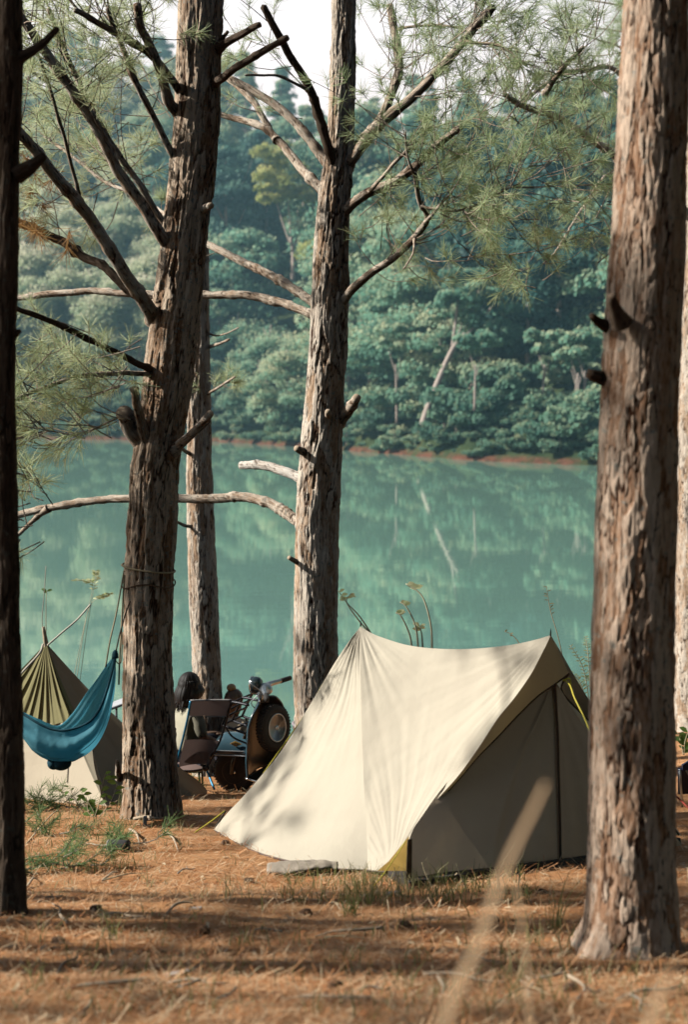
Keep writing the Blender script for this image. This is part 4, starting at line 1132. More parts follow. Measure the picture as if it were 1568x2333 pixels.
for i in range(110):
    Y = Bk[i, 2]
    b = np.array(P(Bk[i, 0], Bk[i, 1], Y + wid[i])); f = np.array(P(Fr[i, 0], Fr[i, 1], Y - wid[i])); o = np.array(P(Bo[i, 0], Bo[i, 1], Y - wid[i] * .55))
    bb = np.array(P(Bo[i, 0] - 4, Bo[i, 1] - 3, Y + wid[i] * .5))
    C = catmull([b, b * .4 + bb * .6 + np.array((0, wid[i] * .35, 0)), (bb + o) / 2 + np.array((0, 0, -.01)), o * .7 + f * .3 + np.array((0, -wid[i] * .45, 0)), f], nc)
    cc = np.linspace(0, 1, nc)
    ph = cc * 46 + 2.0 * np.sin(cc * 11) + i * .012
    amp = .036 * np.clip(wid[i] / .2, .25, 1) * (1 - .35 * math.sin(math.pi * i / 109))
    wv = amp * (np.sin(ph) + .6 * np.sin(ph * .43 + 1 + i * .02)) * np.sin(np.pi * cc) ** .4
    wv = wv + .022 * np.clip(wid[i] / .15, .3, 1.2) * fbm(C * np.array((9, 9, 6)), 12, 3) * np.sin(np.pi * cc) ** .4
    C[:, 1] -= wv * np.where(cc > .5, 1, -1) * .8; C[:, 2] += wv * .5
    Pg[i] = C
mb = MB(); mb.grid(Pg); hc = mb.build('cloth', M['blue_cloth'], hm); solidify(hc, .006)
MB().tube(list(Pg[::6, -1]), .010, 6, 80).build('rim', M['blue_dark'], hm)
pb = MB(); pb.ball(P(139, 1738, 10.2), (.075, .06, .055), 16, 10); pb.ball(P(122, 1738, 10.2), (.05, .05, .05), 12, 8); pb.build('stuff_pouch', M['blue_dark'], hm)
MB().tube([P(262, 1500, 10.27), P(262, 1488, 10.28), P(264, 1482, 10.28)], [.026, .022, .012], 8, 10).build('knot', M['blue_dark'], hm)
guy([(264, 1482), (272, 1446), (286, 1396), (296, 1370)], 10.28, 10.45, .006, 'piping', hm, 'cord')
guy([(240, 1520), (250, 1460), (266, 1390), (282, 1300)], 10.28, 10.45, .006, 'rope', hm, 'cord')
guy([(270, 1560), (272, 1500), (276, 1430), (283, 1310)], 10.28, 10.45, .007, 'rope', hm, 'cord')
guy([(258, 1500), (270, 1512), (276, 1500), (278, 1440)], 10.28, 10.45, .005, 'rope', hm, 'cord')
ang = np.linspace(0, 2 * np.pi, 33)
c = P(338, 1294, Y2); rr = 57 * Y2 / F
MB().tube([(c.x + math.cos(a) * rr * 1.05, Y2 + math.sin(a) * rr * 1.06, c.z - .028 * math.cos(a)) for a in ang], .008, 6, 90).build('tree_rope', M['rope'], hm)
MB().tube([(c.x + math.cos(a) * rr * 1.06, Y2 + math.sin(a) * rr * 1.07, c.z - .12 + .02 * math.sin(3 * a)) for a in ang], .006, 6, 90).build('tree_rope', M['piping'], hm)

# ================================================================== SCOOTER
M['paint'] = simple('dark_blue_paint', (.05, .115, .155), .2, .0, var=.2, scale=3., spec=.6)
M['paint_black'] = simple('black_brown_paint', (.035, .022, .015), .3, var=.3, scale=5.)
M['rubber'] = simple('tyre_rubber', (.018, .016, .015), .8, bump=.3, bscale=120.)
M['chrome'] = simple('chrome', (.62, .64, .66), .18, 1.0, var=.05)
M['steel'] = simple('dull_steel', (.38, .42, .46), .35, .9, var=.15)
M['rim_dark'] = simple('dark_rim', (.045, .038, .034), .55, .1)
M['gold'] = simple('gold_emblem', (.62, .38, .08), .4, .5)
M['glass_dark'] = simple('headlamp_back', (.03, .05, .06), .15, .2)
M['leather'] = simple('saddle_top_highlight', (.42, .36, .40), .45, var=.1)  # saddle top coloured pale to carry its highlight
M['leather_dark'] = simple('saddle_side', (.16, .10, .075), .6, var=.2)

sp = P(538, 1750, 13.5)
zw = zg(sp.x, 13.5)
scoot = empty('scooter', (sp.x, 13.5, zw - .01), 'dark blue vintage motor scooter with black front rack and spare wheel behind its leg shield', 'scooter')
scoot.rotation_mode = 'XYZ'
scoot.rotation_euler = (R(-6), 0, R(144.4))
def wheel(c, axis, Rr, wt, name, tyre_mat, rim_mat, hub_mat, parent, chrome_ring=False):
    ax = Vector(axis).normalized()
    prof = [(Rr - .095, -wt * .36), (Rr - .06, -wt * .5), (Rr - .025, -wt * .5), (Rr - .006, -wt * .34), (Rr, -wt * .12), (Rr, wt * .12), (Rr - .006, wt * .34), (Rr - .025, wt * .5), (Rr - .06, wt * .5), (Rr - .095, wt * .36)]
    mb = MB(); mb.lathe(prof, c, ax, 56)
    # tread blocks
    q = np.array(Vector((0, 0, 1)).rotation_difference(ax).to_matrix())
    for i in range(44):
        t = 2 * np.pi * i / 44
        for s in (-.27, .0, .27):
            v = np.array(((Rr - .002) * math.cos(t + s * .1), (Rr - .002) * math.sin(t + s * .1), s * wt))
            Mr = q @ np.array([[math.cos(t), -math.sin(t), 0], [math.sin(t), math.cos(t), 0], [0, 0, 1]])
            mb.box(np.array(c) + q @ v, (.010, .018, wt * .22), Mr)
    w = mb.build(name, tyre_mat, parent, True)
    rp = [(0.0, wt * .16), (.05, wt * .16), (.07, wt * .02), (Rr - .11, wt * .05), (Rr - .098, wt * .34), (Rr - .088, wt * .40), (Rr - .088, -wt * .4), (Rr - .11, -wt * .05), (.07, -wt * .02), (0.0, -wt * .1)]
    rb = MB(); rb.lathe(rp, c, ax, 48); rim = rb.build('rim', rim_mat, w)
    hb = MB(); hb.lathe([(0, wt * .5), (.014, wt * .49), (.022, wt * .42), (.026, wt * .3), (.026, wt * .1)], c, ax, 24); hb.build('hub_cap', hub_mat, w)
    if chrome_ring:
        cb_ = MB(); cb_.lathe([(Rr - .092, wt * .42), (Rr - .080, wt * .50), (Rr - .088, wt * .54), (Rr - .100, wt * .46), (Rr - .092, wt * .42)], c, ax, 48); cb_.build('rim_ring', M['steel'], w)
        sb_ = MB()
        for i in range(14):
            t = 2 * np.pi * i / 14
            v0 = q @ np.array((math.cos(t) * .045, math.sin(t) * .045, wt * .2)); v1 = q @ np.array((math.cos(t) * (Rr - .105), math.sin(t) * (Rr - .105), wt * .3))
            sb_.tube([np.array(c) + v0, np.array(c) + v1], [.005, .003], 5, 3)
        sb_.build('rim_ribs', M['steel'], w)
        nb_ = MB()
        for i in range(5):
            t = 2 * np.pi * i / 5
            v = q @ np.array((math.cos(t) * .055, math.sin(t) * .055, wt * .2)); nb_.ball(np.array(c) + v, .009, 8, 6)
        nb_.build('wheel_nuts', M['steel'], w)
    return w
# steered front: own pivot so the wheel, fender and bar turn together (parts keep the scooter as parent)
STE = R(20)
cs, sn = math.cos(STE), math.sin(STE)
def ste(p, piv=-.02):
    x, y, z = p; x -= piv
    return (cs * x - sn * y + piv, sn * x + cs * y, z)
wheel((0, 0, .205), (-sn * 1., cs, 0), .205, .095, 'front_wheel', M['rubber'], M['rim_dark'], M['chrome'], scoot)
# fender: boat shaped shell over the wheel
nx, na = 36, 22; Vf = np.zeros((nx, na, 3))
for i in range(nx):
    t = i / (nx - 1); x = .235 - .47 * t
    w_ = .115 * math.sqrt(max(.0, 1 - (max(0, (.30 - t) / .30)) ** 2.4)) * (1 if t < .75 else 1 + (t - .75) * .5) + .004
    top = .585 - .215 * max(0, (.42 - t) / .42) ** 2.2 - .03 * max(0, (t - .6) / .4) ** 1.5
    bot = .405 + .0 * t
    top = max(top, bot + .012)
    for j in range(na):
        a = math.pi * j / (na - 1)
        yy = math.cos(a); zz = math.sin(a)
        yy = math.copysign(abs(yy) ** .75, yy); zz = zz ** .72
        Vf[i, j] = ste((x, -yy * w_, bot + (top - bot) * zz))
mb = MB(); mb.grid(Vf); fend = mb.build('front_fender', M['paint'], scoot); solidify(fend, .005); 
for j in (0, na - 1):
    MB().tube(list(Vf[::3, j]), .006, 6, 60).build('trim', M['steel'], fend)
MB().tube([tuple(np.array(ste((x, .121, .45))) ) for x in (.12, .0, -.2)], .006, 6, 20).build('trim', M['steel'], fend)
# lozenge emblem on the side of the fender
eb = MB(); pts = [ste((-.025, .1245, .525)), ste((-.08, .127, .553)), ste((-.145, .127, .525)), ste((-.08, .1245, .495))]
eb.add(pts + [tuple(np.array(p) + np.array((-.003, .004, 0))) for p in pts], [(3, 2, 1, 0), (4, 5, 6, 7), (0, 1, 5, 4), (1, 2, 6, 5), (2, 3, 7, 6), (3, 0, 4, 7)])
emb = eb.build('emblem', M['gold'], fend, False)
eb = MB()
for x in (-.035, -.018, .0, .018, .034):
    eb.box(np.array(ste((x - .08, .1325, .524))), (.006, .003, .034 - abs(x) * .5))
eb.box(np.array(ste((-.08, .1330, .524))), (.085, .002, .004)); eb.build('emblem_marks', M['paint_black'], emb, False)
fork = MB(); fork.tube([ste((0, .075, .205)), ste((-.03, .085, .33)), ste((-.09, .05, .45)), (-.27, 0, .75), (-.40, 0, .98)], .022, 8, 30)
fork.build('steering_column', M['paint_black'], scoot)
# leg shield
nv, nu = 40, 36; Vs = np.zeros((nv, nu, 3))
for i in range(nv):
    t = i / (nv - 1); z = .27 + .70 * t
    hw = .27 * (1 - max(0, (t - .62) / .38) ** 2.6 * .62) * (1 - .10 * max(0, (.25 - t) / .25))
    xb = -.30 - .10 * t
    for j in range(nu):
        s = -1 + 2 * j / (nu - 1)
        Vs[i, j] = (xb - .085 * abs(s) ** 2.2 + .02, s * hw, z + (0 if t < .98 else 0))
mb = MB(); mb.grid(Vs); ls = mb.build('leg_shield', M['paint_black'], scoot); solidify(ls, .008)
edge = list(Vs[:, 0]) + list(Vs[-1, ::4]) + list(Vs[::-1, -1])
MB().tube(edge[::3], .012, 6, 90).build('shield_edge', M['paint'], ls)
fb = MB(); fl = np.zeros((16, 12, 3))
for i in range(16):
    for j in range(12):
        u = i / 15; s = -1 + 2 * j / 11
        fl[i, j] = (-.33 - .50 * u, s * (.235 - .02 * u), .27 - .02 * math.sin(math.pi * min(1, u * 2) * .5) + .012 * (1 - s * s))
fb.grid(fl); fo = fb.build('floorboard', M['paint_black'], scoot); solidify(fo, .01)
for s in (0, -1):
    MB().tube(list(fl[:, s][::3]), .010, 6, 20).build('floor_trim', M['chrome'], fo)
# spare wheel, facing back
wheel((-.50, -.02, .70), (-1, 0, .10), .213, .10, 'spare_wheel', M['rubber'], M['rim_dark'], M['steel'], scoot, True)
# head set: lamp, bar, grips, levers
hs = MB()
hs.ball(np.array(ste((-.43, 0, 1.06), -.40)), (.085, .07, .06), 16, 10)
hs.tube([ste((-.40, 0, .94), -.40), ste((-.42, 0, 1.06), -.40)], [.035, .055], 10, 4)
hs.tube([ste((-.53, -.24, 1.075), -.40), ste((-.46, -.1, 1.085), -.40), ste((-.44, 0, 1.085), -.40), ste((-.46, .1, 1.085), -.40), ste((-.53, .24, 1.075), -.40)], [.020, .026, .034, .026, .020], 10, 24)
hs_o = hs.build('handlebar', M['steel'], scoot)
lb = MB()
ax = np.array(ste((1, 0, 0), 0)); 
lb.lathe([(0, -.075), (.05, -.07), (.072, -.05), (.080, -.02), (.080, .015), (.074, .02), (0, .022)], np.array(ste((-.335, 0, 1.10), -.40)), tuple(ax), 28); lp = lb.build('headlamp', M['glass_dark'], scoot)
lb = MB(); lb.lathe([(.072, .012), (.083, .016), (.083, .028), (.072, .030), (.072, .012)], np.array(ste((-.335, 0, 1.10), -.40)), tuple(ax), 28); lb.build('lamp_ring', M['chrome'], lp)
for s in (-1, 1):
    g = MB(); g.tube([ste((-.52, s * .22, 1.076), -.40), ste((-.575, s * .35, 1.068), -.40)], [.024, .023], 12, 4); g.build('grip', M['rubber'], scoot)
    g = MB(); g.tube([ste((-.43, s * .14, 1.075), -.40), ste((-.44, s * .22, 1.065), -.40), ste((-.50, s * .34, 1.05), -.40)], .007, 6, 14); g.build('lever', M['chrome'], scoot)
for pts in ([(-.44, .12, 1.08), (-.34, .12, 1.16), (-.40, .0, 1.12), (-.42, -.06, 1.08)], [(-.42, .12, 1.06), (-.34, .13, .97), (-.36, .06, .88)], [(-.44, -.12, 1.06), (-.34, -.12, .98), (-.36, -.05, .86)]):
    MB().tube([ste(p, -.40) for p in pts], .005, 5, 16).build('cable', M['steel'], scoot)
# front rack of black tube
rk = MB()
for s in (-.15, .0, .15):
    rk.tube([(-.36, s, .945), (-.20, s, .95), (-.15, s, .93), (-.03, s, .735), (-.02, s, .71), (-.05, s, .70), (-.30, s, .665)], .0125, 7, 40)
for (x, z) in ((-.16, .945), (-.12, .875), (-.075, .80), (-.02, .71), (-.15, .685)):
    rk.tube([(x, -.155, z), (x, .155, z)], .011, 7, 4)
rk.tube([(-.05, .15, .70), (-.12, .13, .60), (-.28, .10, .545)], .010, 7, 12); rk.tube([(-.05, -.15, .70), (-.12, -.13, .60), (-.28, -.10, .545)], .010, 7, 12)
rk.build('front_rack', M['dark_metal'], scoot)
# rear body, saddle, rear wheel (behind the tent)
nb, na2 = 24, 20; Vb = np.zeros((nb, na2, 3))
for i in range(nb):
    t = i / (nb - 1); x = -.78 - .72 * t
    w_ = .24 * math.sin(math.pi * (.12 + .80 * t)) ** .6; top = .60 + .06 * math.sin(math.pi * t); bot = .28 + .06 * t
    for j in range(na2):
        a = 2 * math.pi * j / na2
        Vb[i, j] = (x, w_ * math.cos(a), (top + bot) / 2 + (top - bot) / 2 * math.sin(a))
mb = MB(); mb.add(Vb.reshape(-1, 3), ring_faces(nb, na2)); mb.build('rear_body', M['paint'], scoot)
wheel((-1.22, 0, .205), (0, 1, 0), .205, .095, 'rear_wheel', M['rubber'], M['rim_dark'], M['chrome'], scoot)
sd = MB(); sd.ball((-.93, 0, .80), (.17, .12, .035), 20, 10); so = sd.build('saddle', M['leather'], scoot)
sd = MB(); sd.ball((-.93, 0, .765), (.16, .115, .05), 20, 10); sd.tube([(-.93, 0, .76), (-.95, 0, .62)], .03, 8, 3); sd.build('saddle_base', M['leather_dark'], so)

# ================================================================== CAMP CHAIR
M['mesh_cloth'] = None
def mesh_cloth():
    m, nt, out = newmat('mesh_cloth'); g = NT(nt)
    d = g.n('ShaderNodeBsdfDiffuse', {'Color': (.10, .075, .07, 1)}); t = g.n('ShaderNodeBsdfTransparent')
    mx = g.n('ShaderNodeMixShader', {0: .62}); nt.links.new(t.outputs[0], mx.inputs[1]); nt.links.new(d.outputs[0], mx.inputs[2])
    nt.links.new(mx.outputs[0], out.inputs[0]); return m
M['mesh_cloth'] = mesh_cloth()
M['chair_cloth'] = cloth('brown_chair_cloth', (.30, .20, .175), .1, var=.1)
M['blue_tube'] = simple('blue_tube', (.02, .22, .42), .3, .4)
M['grey_seam'] = simple('grey_seam', (.45, .42, .40), .8)
Yc = 13.15
ch = wroot('camp_chair', G(450, 1800), 'dark mesh back camp chair with blue poles between pine and scooter', 'chair')
def quad_panel(name, tl, tr, br, bl, mat, bulge=.03, n=14):
    tl, tr, br, bl = map(np.array, (tl, tr, br, bl)); Pg = np.zeros((n, n, 3))
    for i in range(n):
        for j in range(n):
            u, v = i / (n - 1), j / (n - 1)
            Pg[i, j] = (tl * (1 - u) + tr * u) * (1 - v) + (bl * (1 - u) + br * u) * v + np.array((0, bulge * math.sin(math.pi * u), 0))
    mb = MB(); mb.grid(Pg); return mb.build(name, mat, ch)
q = lambda px, py, dy=0.0: P(px, py, Yc + dy)
quad_panel('back_band', q(434, 1596), q(527, 1596, .06), q(519, 1632, .10), q(429, 1632, .04), M['chair_cloth'])
quad_panel('back_mesh', q(429, 1632, .04), q(519, 1632, .10), q(498, 1688, .16), q(420, 1686, .10), M['mesh_cloth'])
quad_panel('seat_cloth', q(420, 1686, .10), q(498, 1688, .16), q(478, 1742, .32), q(406, 1748, .26), M['chair_cloth'], .06)
MB().tube([q(434, 1596), q(480, 1595, .05), q(528, 1595, .06)], .008, 6, 12).build('top_seam', M['grey_seam'], ch)
MB().tube([q(429, 1632, .03), q(474, 1633, .08), q(519, 1632, .09)], .004, 6, 12).build('back_seam', M['grey_seam'], ch)
MB().tube([q(434, 1597), q(428, 1632, .02), q(416, 1685, .06), q(402, 1738, .12)], .011, 8, 16).build('pole', M['blue_tube'], ch)
MB().tube([q(527, 1597, .06), q(516, 1640, .09), q(500, 1690, .12), q(478, 1728, .2)], .011, 8, 16).build('pole', M['dark_metal'], ch)
MB().tube([q(480, 1722, .2), q(474, 1740, .25), q(469, 1752, .28)], .011, 8, 8).build('leg', M['grey_seam'], ch)
MB().tube([q(469, 1752, .28), q(478, 1772, .2), q(488, 1798, .1)], .012, 8, 8).build('leg', M['blue_tube'], ch)
MB().tube([q(469, 1752, .28), q(440, 1757, .3), q(416, 1757, .3)], .013, 8, 8).build('crossbar', M['dark_metal'], ch)
MB().tube([q(404, 1740, .14), q(406, 1770, .1), q(410, 1802, .05)], .012, 8, 8).build('leg', M['blue_tube'], ch)
MB().tube([q(416, 1757, .3), q(426, 1780, .5), q(434, 1790, .6)], .012, 8, 8).build('leg', M['dark_metal'], ch)
hubb = MB(); hubb.ball(q(468, 1750, .26), (.035, .03, .035), 10, 8); hubb.build('hub', M['dark_metal'], ch)
# ================================================================== PEOPLE
M['skin'] = simple('skin', (.45, .27, .18), .55, var=.06)
M['hair_black'] = simple('black_hair', (.012, .010, .010), .6, var=.4, scale=8., spec=.3)
M['hair_brown'] = simple('brown_hair', (.10, .055, .035), .45, var=.4, scale=8.)
M['hair_lit'] = simple('sunlit_bun', (.62, .36, .15), .5, var=.2)  # brown bun with the backlight put into its colour
M['shirt_cream'] = cloth('cream_shirt', (.82, .76, .56), .2, var=.06)
M['shirt_beige'] = cloth('beige_shirt', (.72, .56, .38), .15, var=.06)
M['jeans'] = cloth('dark_trousers', (.05, .055, .075), .0, var=.2)
M['hairtie'] = simple('red_scarf', (.35, .12, .05), .7)

def skin_mesh(name, nodes, edges, mat, parent, sub=2, root=0):
    me = bpy.data.meshes.new(name)
    me.from_pydata([n[0] for n in nodes], edges, [])
    o = bpy.data.objects.new(name, me); COL.objects.link(o); o.parent = parent
    m = o.modifiers.new('skin', 'SKIN'); m.use_smooth_shade = True
    if not me.skin_vertices: 
        bpy.context.view_layer.objects.active = o
    lay = me.skin_vertices[0].data
    for i, n in enumerate(nodes):
        r = n[1]; lay[i].radius = (r, r) if np.isscalar(r) else r
        lay[i].use_root = (i == root)
    s = o.modifiers.new('sub', 'SUBSURF'); s.levels = sub; s.render_levels = sub
    set_mat(me, mat); return o

def sitter(name, loc, rz, label, hip=.36, scale=1.0, shirt='shirt_cream', hair='long', head_turn=0.0, lean=0.0):
    """seated figure, local x right, y forward (towards the lake), z up"""
    root = empty(name, loc, label, 'person', 'two people sitting on the lake bank', rz)
    root.scale = (scale,) * 3
    L = lean
    J = {'pel': (0, 0, hip), 'belly': (0, .02 + L * .3, hip + .16), 'chest': (0, .03 + L * .7, hip + .34), 'neck0': (0, .02 + L, hip + .50), 'neck1': (0, .04 + L, hip + .57), 'headc': (0, .055 + L, hip + .68), 'headt': (0, .05 + L, hip + .76)}
    nodes = [(J['pel'], (.155, .115)), (J['belly'], (.135, .10)), (J['chest'], (.15, .105)), (J['neck0'], (.07, .065)), (J['neck1'], .052), (J['headc'], (.078, .095)), (J['headt'], (.06, .075))]
    edges = [(i, i + 1) for i in range(6)]
    def chain(a, pts):
        for p, r in pts:
            nodes.append((p, r)); edges.append((a, len(nodes) - 1)); a = len(nodes) - 1
        return a
    for s in (-1, 1):
        e = chain(2, [((s * .17, .02 + L, hip + .44), .055), ((s * .235, .05 + L, hip + .22), .043), ((s * .20, .25 + L, hip + .12), .034), ((s * .13, .38 + L, hip + .13), .026)])
        w = np.array(nodes[e][0]); palm = w + np.array((-s * .015, .06, .0))
        pe = chain(e, [(tuple(palm), (.030, .018))])
        for k in range(4):
            b = palm + np.array((s * (-.024 + .016 * k), .02, 0)); l = (.058, .068, .072, .060)[k if s > 0 else 3 - k]
            chain(pe, [(tuple(b), .0095), (tuple(b + np.array((0, l * .5, -.008))), .0085), (tuple(b + np.array((0, l * .85, -.03))), .0075)])
        chain(pe, [(tuple(palm + np.array((-s * .034, -.01, .0))), .010), (tuple(palm + np.array((-s * .055, .025, -.004))), .009)])
        kx = chain(0, [((s * .10, .12, hip + .01), .088), ((s * .13, .42, hip + .10), .062), ((s * .13, .50, hip - .14), .05), ((s * .13, .52, .075), .038), ((s * .135, .60, .04), (.035, .028)), ((s * .14, .70, .03), (.036, .02))])
    body = skin_mesh('body', nodes, edges, M['skin'], root)
    # shirt and trousers: slightly larger shells following the same joints
    sn = [((0, 0, hip + .02), (.172, .128)), (J['belly'], (.155, .118)), (J['chest'], (.172, .125)), ((0, .02 + L, hip + .465), (.115, .085)), ((0, .03 + L, hip + .51), (.072, .068))]
    se = [(0, 1), (1, 2), (2, 3), (3, 4)]
    for s in (-1, 1):
        a = len(sn); sn += [((s * .17, .02 + L, hip + .44), .070), ((s * .225, .04 + L, hip + .28), .062), ((s * .238, .06 + L, hip + .20), .060)]; se += [(2, a), (a, a + 1), (a + 1, a + 2)]
    sh = skin_mesh('shirt', sn, se, M[shirt], root)
    t = bpy.data.textures.new('folds_' + name, 'CLOUDS'); t.noise_scale = .07
    d = sh.modifiers.new('folds', 'DISPLACE'); d.texture = t; d.strength = .03; d.mid_level = .5
    tn = [((0, 0, hip), (.17, .13))]; te = []
    for s in (-1, 1):
        a = len(tn); tn += [((s * .10, .12, hip + .01), .100), ((s * .13, .42, hip + .10), .074), ((s * .13, .50, hip - .14), .062), ((s * .13, .52, .11), .052)]; te += [(0, a), (a, a + 1), (a + 1, a + 2), (a + 2, a + 3)]
    skin_mesh('trousers', tn, te, M['jeans'], root)
    # face (turned away from the camera): eyes, nose, mouth, ears
    hc = np.array(J['headc'])
    fb = MB(); fb.ball(hc + np.array((0, .105, -.02)), (.013, .022, .020), 10, 8); fb.build('nose', M['skin'], root)
    for s in (-1, 1):
        eb = MB(); eb.ball(hc + np.array((s * .032, .088, .008)), .012, 10, 8); eb.build('eye', M['chrome'] if False else simple('eye', (.6, .6, .58), .2), root)
        rb = MB(); rb.ball(hc + np.array((s * .088, .0, -.01)), (.012, .022, .032), 10, 8); rb.build('ear', M['skin'], root)
    lb = MB(); lb.ball(hc + np.array((0, .092, -.058)), (.025, .010, .008), 10, 6); lb.build('mouth', simple('lips', (.42, .16, .14), .5), root)
    # hair
    nh, na = 34, 72; H = np.zeros((nh, na, 3))
    length = .19 if hair == 'long' else .20
    for j in range(na):
        a = 2 * math.pi * j / na            # a=0 at +x, pi/2 forward
        back = .5 - .5 * math.sin(a)         # 1 behind, 0 in front
        ll = .10 + (length - .10) * np.clip(back * 1.7 - .25, 0, 1)
        for i in range(nh):
            t = i / (nh - 1)
            ang = min(t / .42, 1) * math.pi / 2
            rx = .098 * math.sin(ang); z = .125 * math.cos(ang)
            st = .006 * math.sin(a * 17 + 3 * math.sin(a * 5) + t * 3) * min(1, t * 3) + .004 * math.sin(a * 41 + t * 5) * t
            if t > .42:
                u = (t - .42) / .58; z = -ll * u; rx = .098 + (.035 * math.sin(u * 2.6) if hair == 'long' else -.03 * u)
            H[i, j] = hc + np.array(((rx + st) * math.cos(a), (rx * 1.12 + st) * math.sin(a) - .012, z + .008))
    mb = MB(); mb.add(np.concatenate([H.reshape(-1, 3)]), [(i * na + j, (i + 1) * na + j, (i + 1) * na + (j + 1) % na, i * na + (j + 1) % na) for i in range(nh - 1) for j in range(na)])
    ho = mb.build('hair', M['hair_black'] if hair == 'long' else M['hair_brown'], root); solidify(ho, .008)
    if hair == 'long':
        lk = MB(); r = np.random.default_rng(3)
        for k in range(46):
            a = math.pi * 1.5 + r.normal(0, .75); b = hc + np.array((.10 * math.cos(a), .115 * math.sin(a) - .012, .0))
            l = r.uniform(.15, .25); o2 = np.array((r.normal(0, .03), r.normal(-.01, .02), 0))
            lk.tube([b + np.array((0, .02, .06)), b + np.array((.02 * math.cos(a), .02 * math.sin(a), -.12)), b + np.array((.035 * math.cos(a), .01 * math.sin(a), -l * .7)) + o2 * .5, b + o2 * 1.5 + np.array((0, 0, -l))], [.012, .013, .010, .002], 6, 14)
        lk.build('hair_locks', M['hair_black'], ho)
    else:
        bb = MB(); bb.ball(hc + np.array((-.02, -.03, .145)), (.055, .055, .045), 16, 10); bo = bb.build('hair_bun', M['hair_lit'], ho)
        bb = MB(); bb.ball(hc + np.array((-.02, -.03, .115)), (.036, .036, .012), 14, 6); bb.build('hair_tie', M['hairtie'], bo)
    return root

p = P(422, 1560, 14.1)
z0 = zg(p.x, 14.1)
sitter('person', (p.x, 14.1, z0), R(-52), 'person with long black hair in a cream shirt seated with back to the camera', hip=.29, scale=1.02)
stl = wroot('camp_stool', (p.x, 14.1, z0), 'low dark stool under the black haired person', 'stool')
sb = MB(); sb.box((p.x, 14.1, z0 + .17), (.36, .32, .03)); bevel(sb.build('seat', M['chair_cloth'], stl), .01)
for sx in (-1, 1):
    for sy in (-1, 1):
        MB().tube([(p.x + sx * .15, 14.1 + sy * .13, z0 + .165), (p.x + sx * .16, 14.1 + sy * .14, zg(p.x + sx * .16, 14.1 + sy * .14))], .012, 7, 3).build('leg', M['dark_metal'], stl)
p = P(521, 1590, 15.5)
sitter('person', (p.x, 15.5, zg(p.x, 15.5)), R(-32), 'person with hair tied in a sunlit bun sitting beyond the scooter rack', hip=.17, scale=.98, shirt='shirt_beige', hair='bun', lean=.05)
# ================================================================== SMALL THINGS ON THE GROUND
M['charred'] = simple('charred_wood', (.035, .035, .038), .9, var=.4, scale=40., bump=.5)
M['pale_stone'] = simple('pale_end', (.62, .60, .56), .8, var=.15, scale=40.)
M['grey_wood'] = simple('weathered_wood', (.42, .35, .27), .9, var=.35, scale=25., bump=.5)
M['pale_plastic'] = simple('pale_plastic', (.66, .68, .74), .5)
M['blue_fabric'] = simple('navy_fabric', (.02, .035, .09), .7)
M['red_cord'] = simple('red_cord', (.5, .05, .03), .6)

def put_grass(name, label, cat, spots, mat='grass', seed=1, group=None):
    V, Fc, T = blades(spots, seed)
    o = mobj(name, V, Fc, M[mat], None, False, {'tint': T})
    return tag(o, label, cat, group)
def gp(px, py): p = G(px, py); return p.x, p.y
# tufts one can tell apart
for i, (px, py, n, h, sp, ti, lab) in enumerate((
        (795, 2085, 22, .13, .022, .12, 'bright green grass tuft before the tent beside bare needles'),
        (830, 2060, 26, .17, .06, .6, 'mixed green and straw grass clump below the open tent corner'),
        (530, 2045, 10, .15, .03, .9, 'dry straw tuft alone on the needles left of the tent front'),
        (330, 2010, 12, .10, .03, .85, 'small pale dry tuft between left pine and tent'),
        (250, 2140, 14, .20, .03, .35, 'slender green tuft in the dark needles near the left edge'),
        (170, 2200, 8, .14, .03, .7, 'sparse yellowing tuft low at the left'),
        (960, 2195, 12, .10, .03, .6, 'spiky yellow green tuft in the foreground middle'),
        (1215, 2150, 12, .12, .03, .7, 'tuft of dry and green blades left of the right pine base'),
        (1265, 2120, 14, .26, .02, .25, 'tall green blades growing against the right pine base'),
        (1300, 2170, 10, .20, .03, .75, 'dry tangled stalks at the foot of the right pine'),
        (1440, 2140, 9, .26, .03, .8, 'dry weed leaning over the root of the right pine'),
        (300, 1835, 16, .22, .05, .5, 'grass clump at the left foot of the rope tied pine'),
        (90, 2245, 8, .12, .03, .45, 'thin green tuft in the bottom left corner'),
        (1170, 2230, 8, .20, .02, .85, 'two long straw stalks standing at the bottom right'),
        (145, 2280, 9, .09, .03, .7, 'short straw tuft near the bottom left'),
        (620, 2170, 5, .16, .02, .85, 'few thin straw stalks in the sunny foreground'))):
    x, y = gp(px, py)
    put_grass('grass_tuft', lab, 'grass tuft', [(x, y, n, h, sp, ti)], 'grass', 400 + i)

# dry stalks in front of the dark tent door
for i, (pts, lab) in enumerate((([(1068, 2035), (1052, 2000), (1040, 1968)], 'dry stalk leaning left in front of the tent door'), ([(1140, 2030), (1138, 1990), (1150, 1960), (1175, 1920)], 'bent dry stalk left of the blurred blade'), ([(1182, 2030), (1184, 1990), (1178, 1970), (1190, 1955), (1196, 1935)], 'seeding dry stalk right of the blurred blade'),
                                  ([(990, 2030), (970, 1990), (962, 1965)], 'short green stalk leaning left before the tent door'), ([(1135, 2025), (1133, 2000), (1128, 1975)], 'straight pale stalk before the tent door'), ([(915, 2040), (905, 2000), (898, 1975)], 'thin pale stalk at the tent corner'))):
    Y = G(*pts[0]).y
    o = MB().tube([P(px, py, Y) for px, py in pts], [.004, .003, .0015], 5, 14).build('dry_stalk', M['straw'], None)
    tag(o, lab, 'stalk')

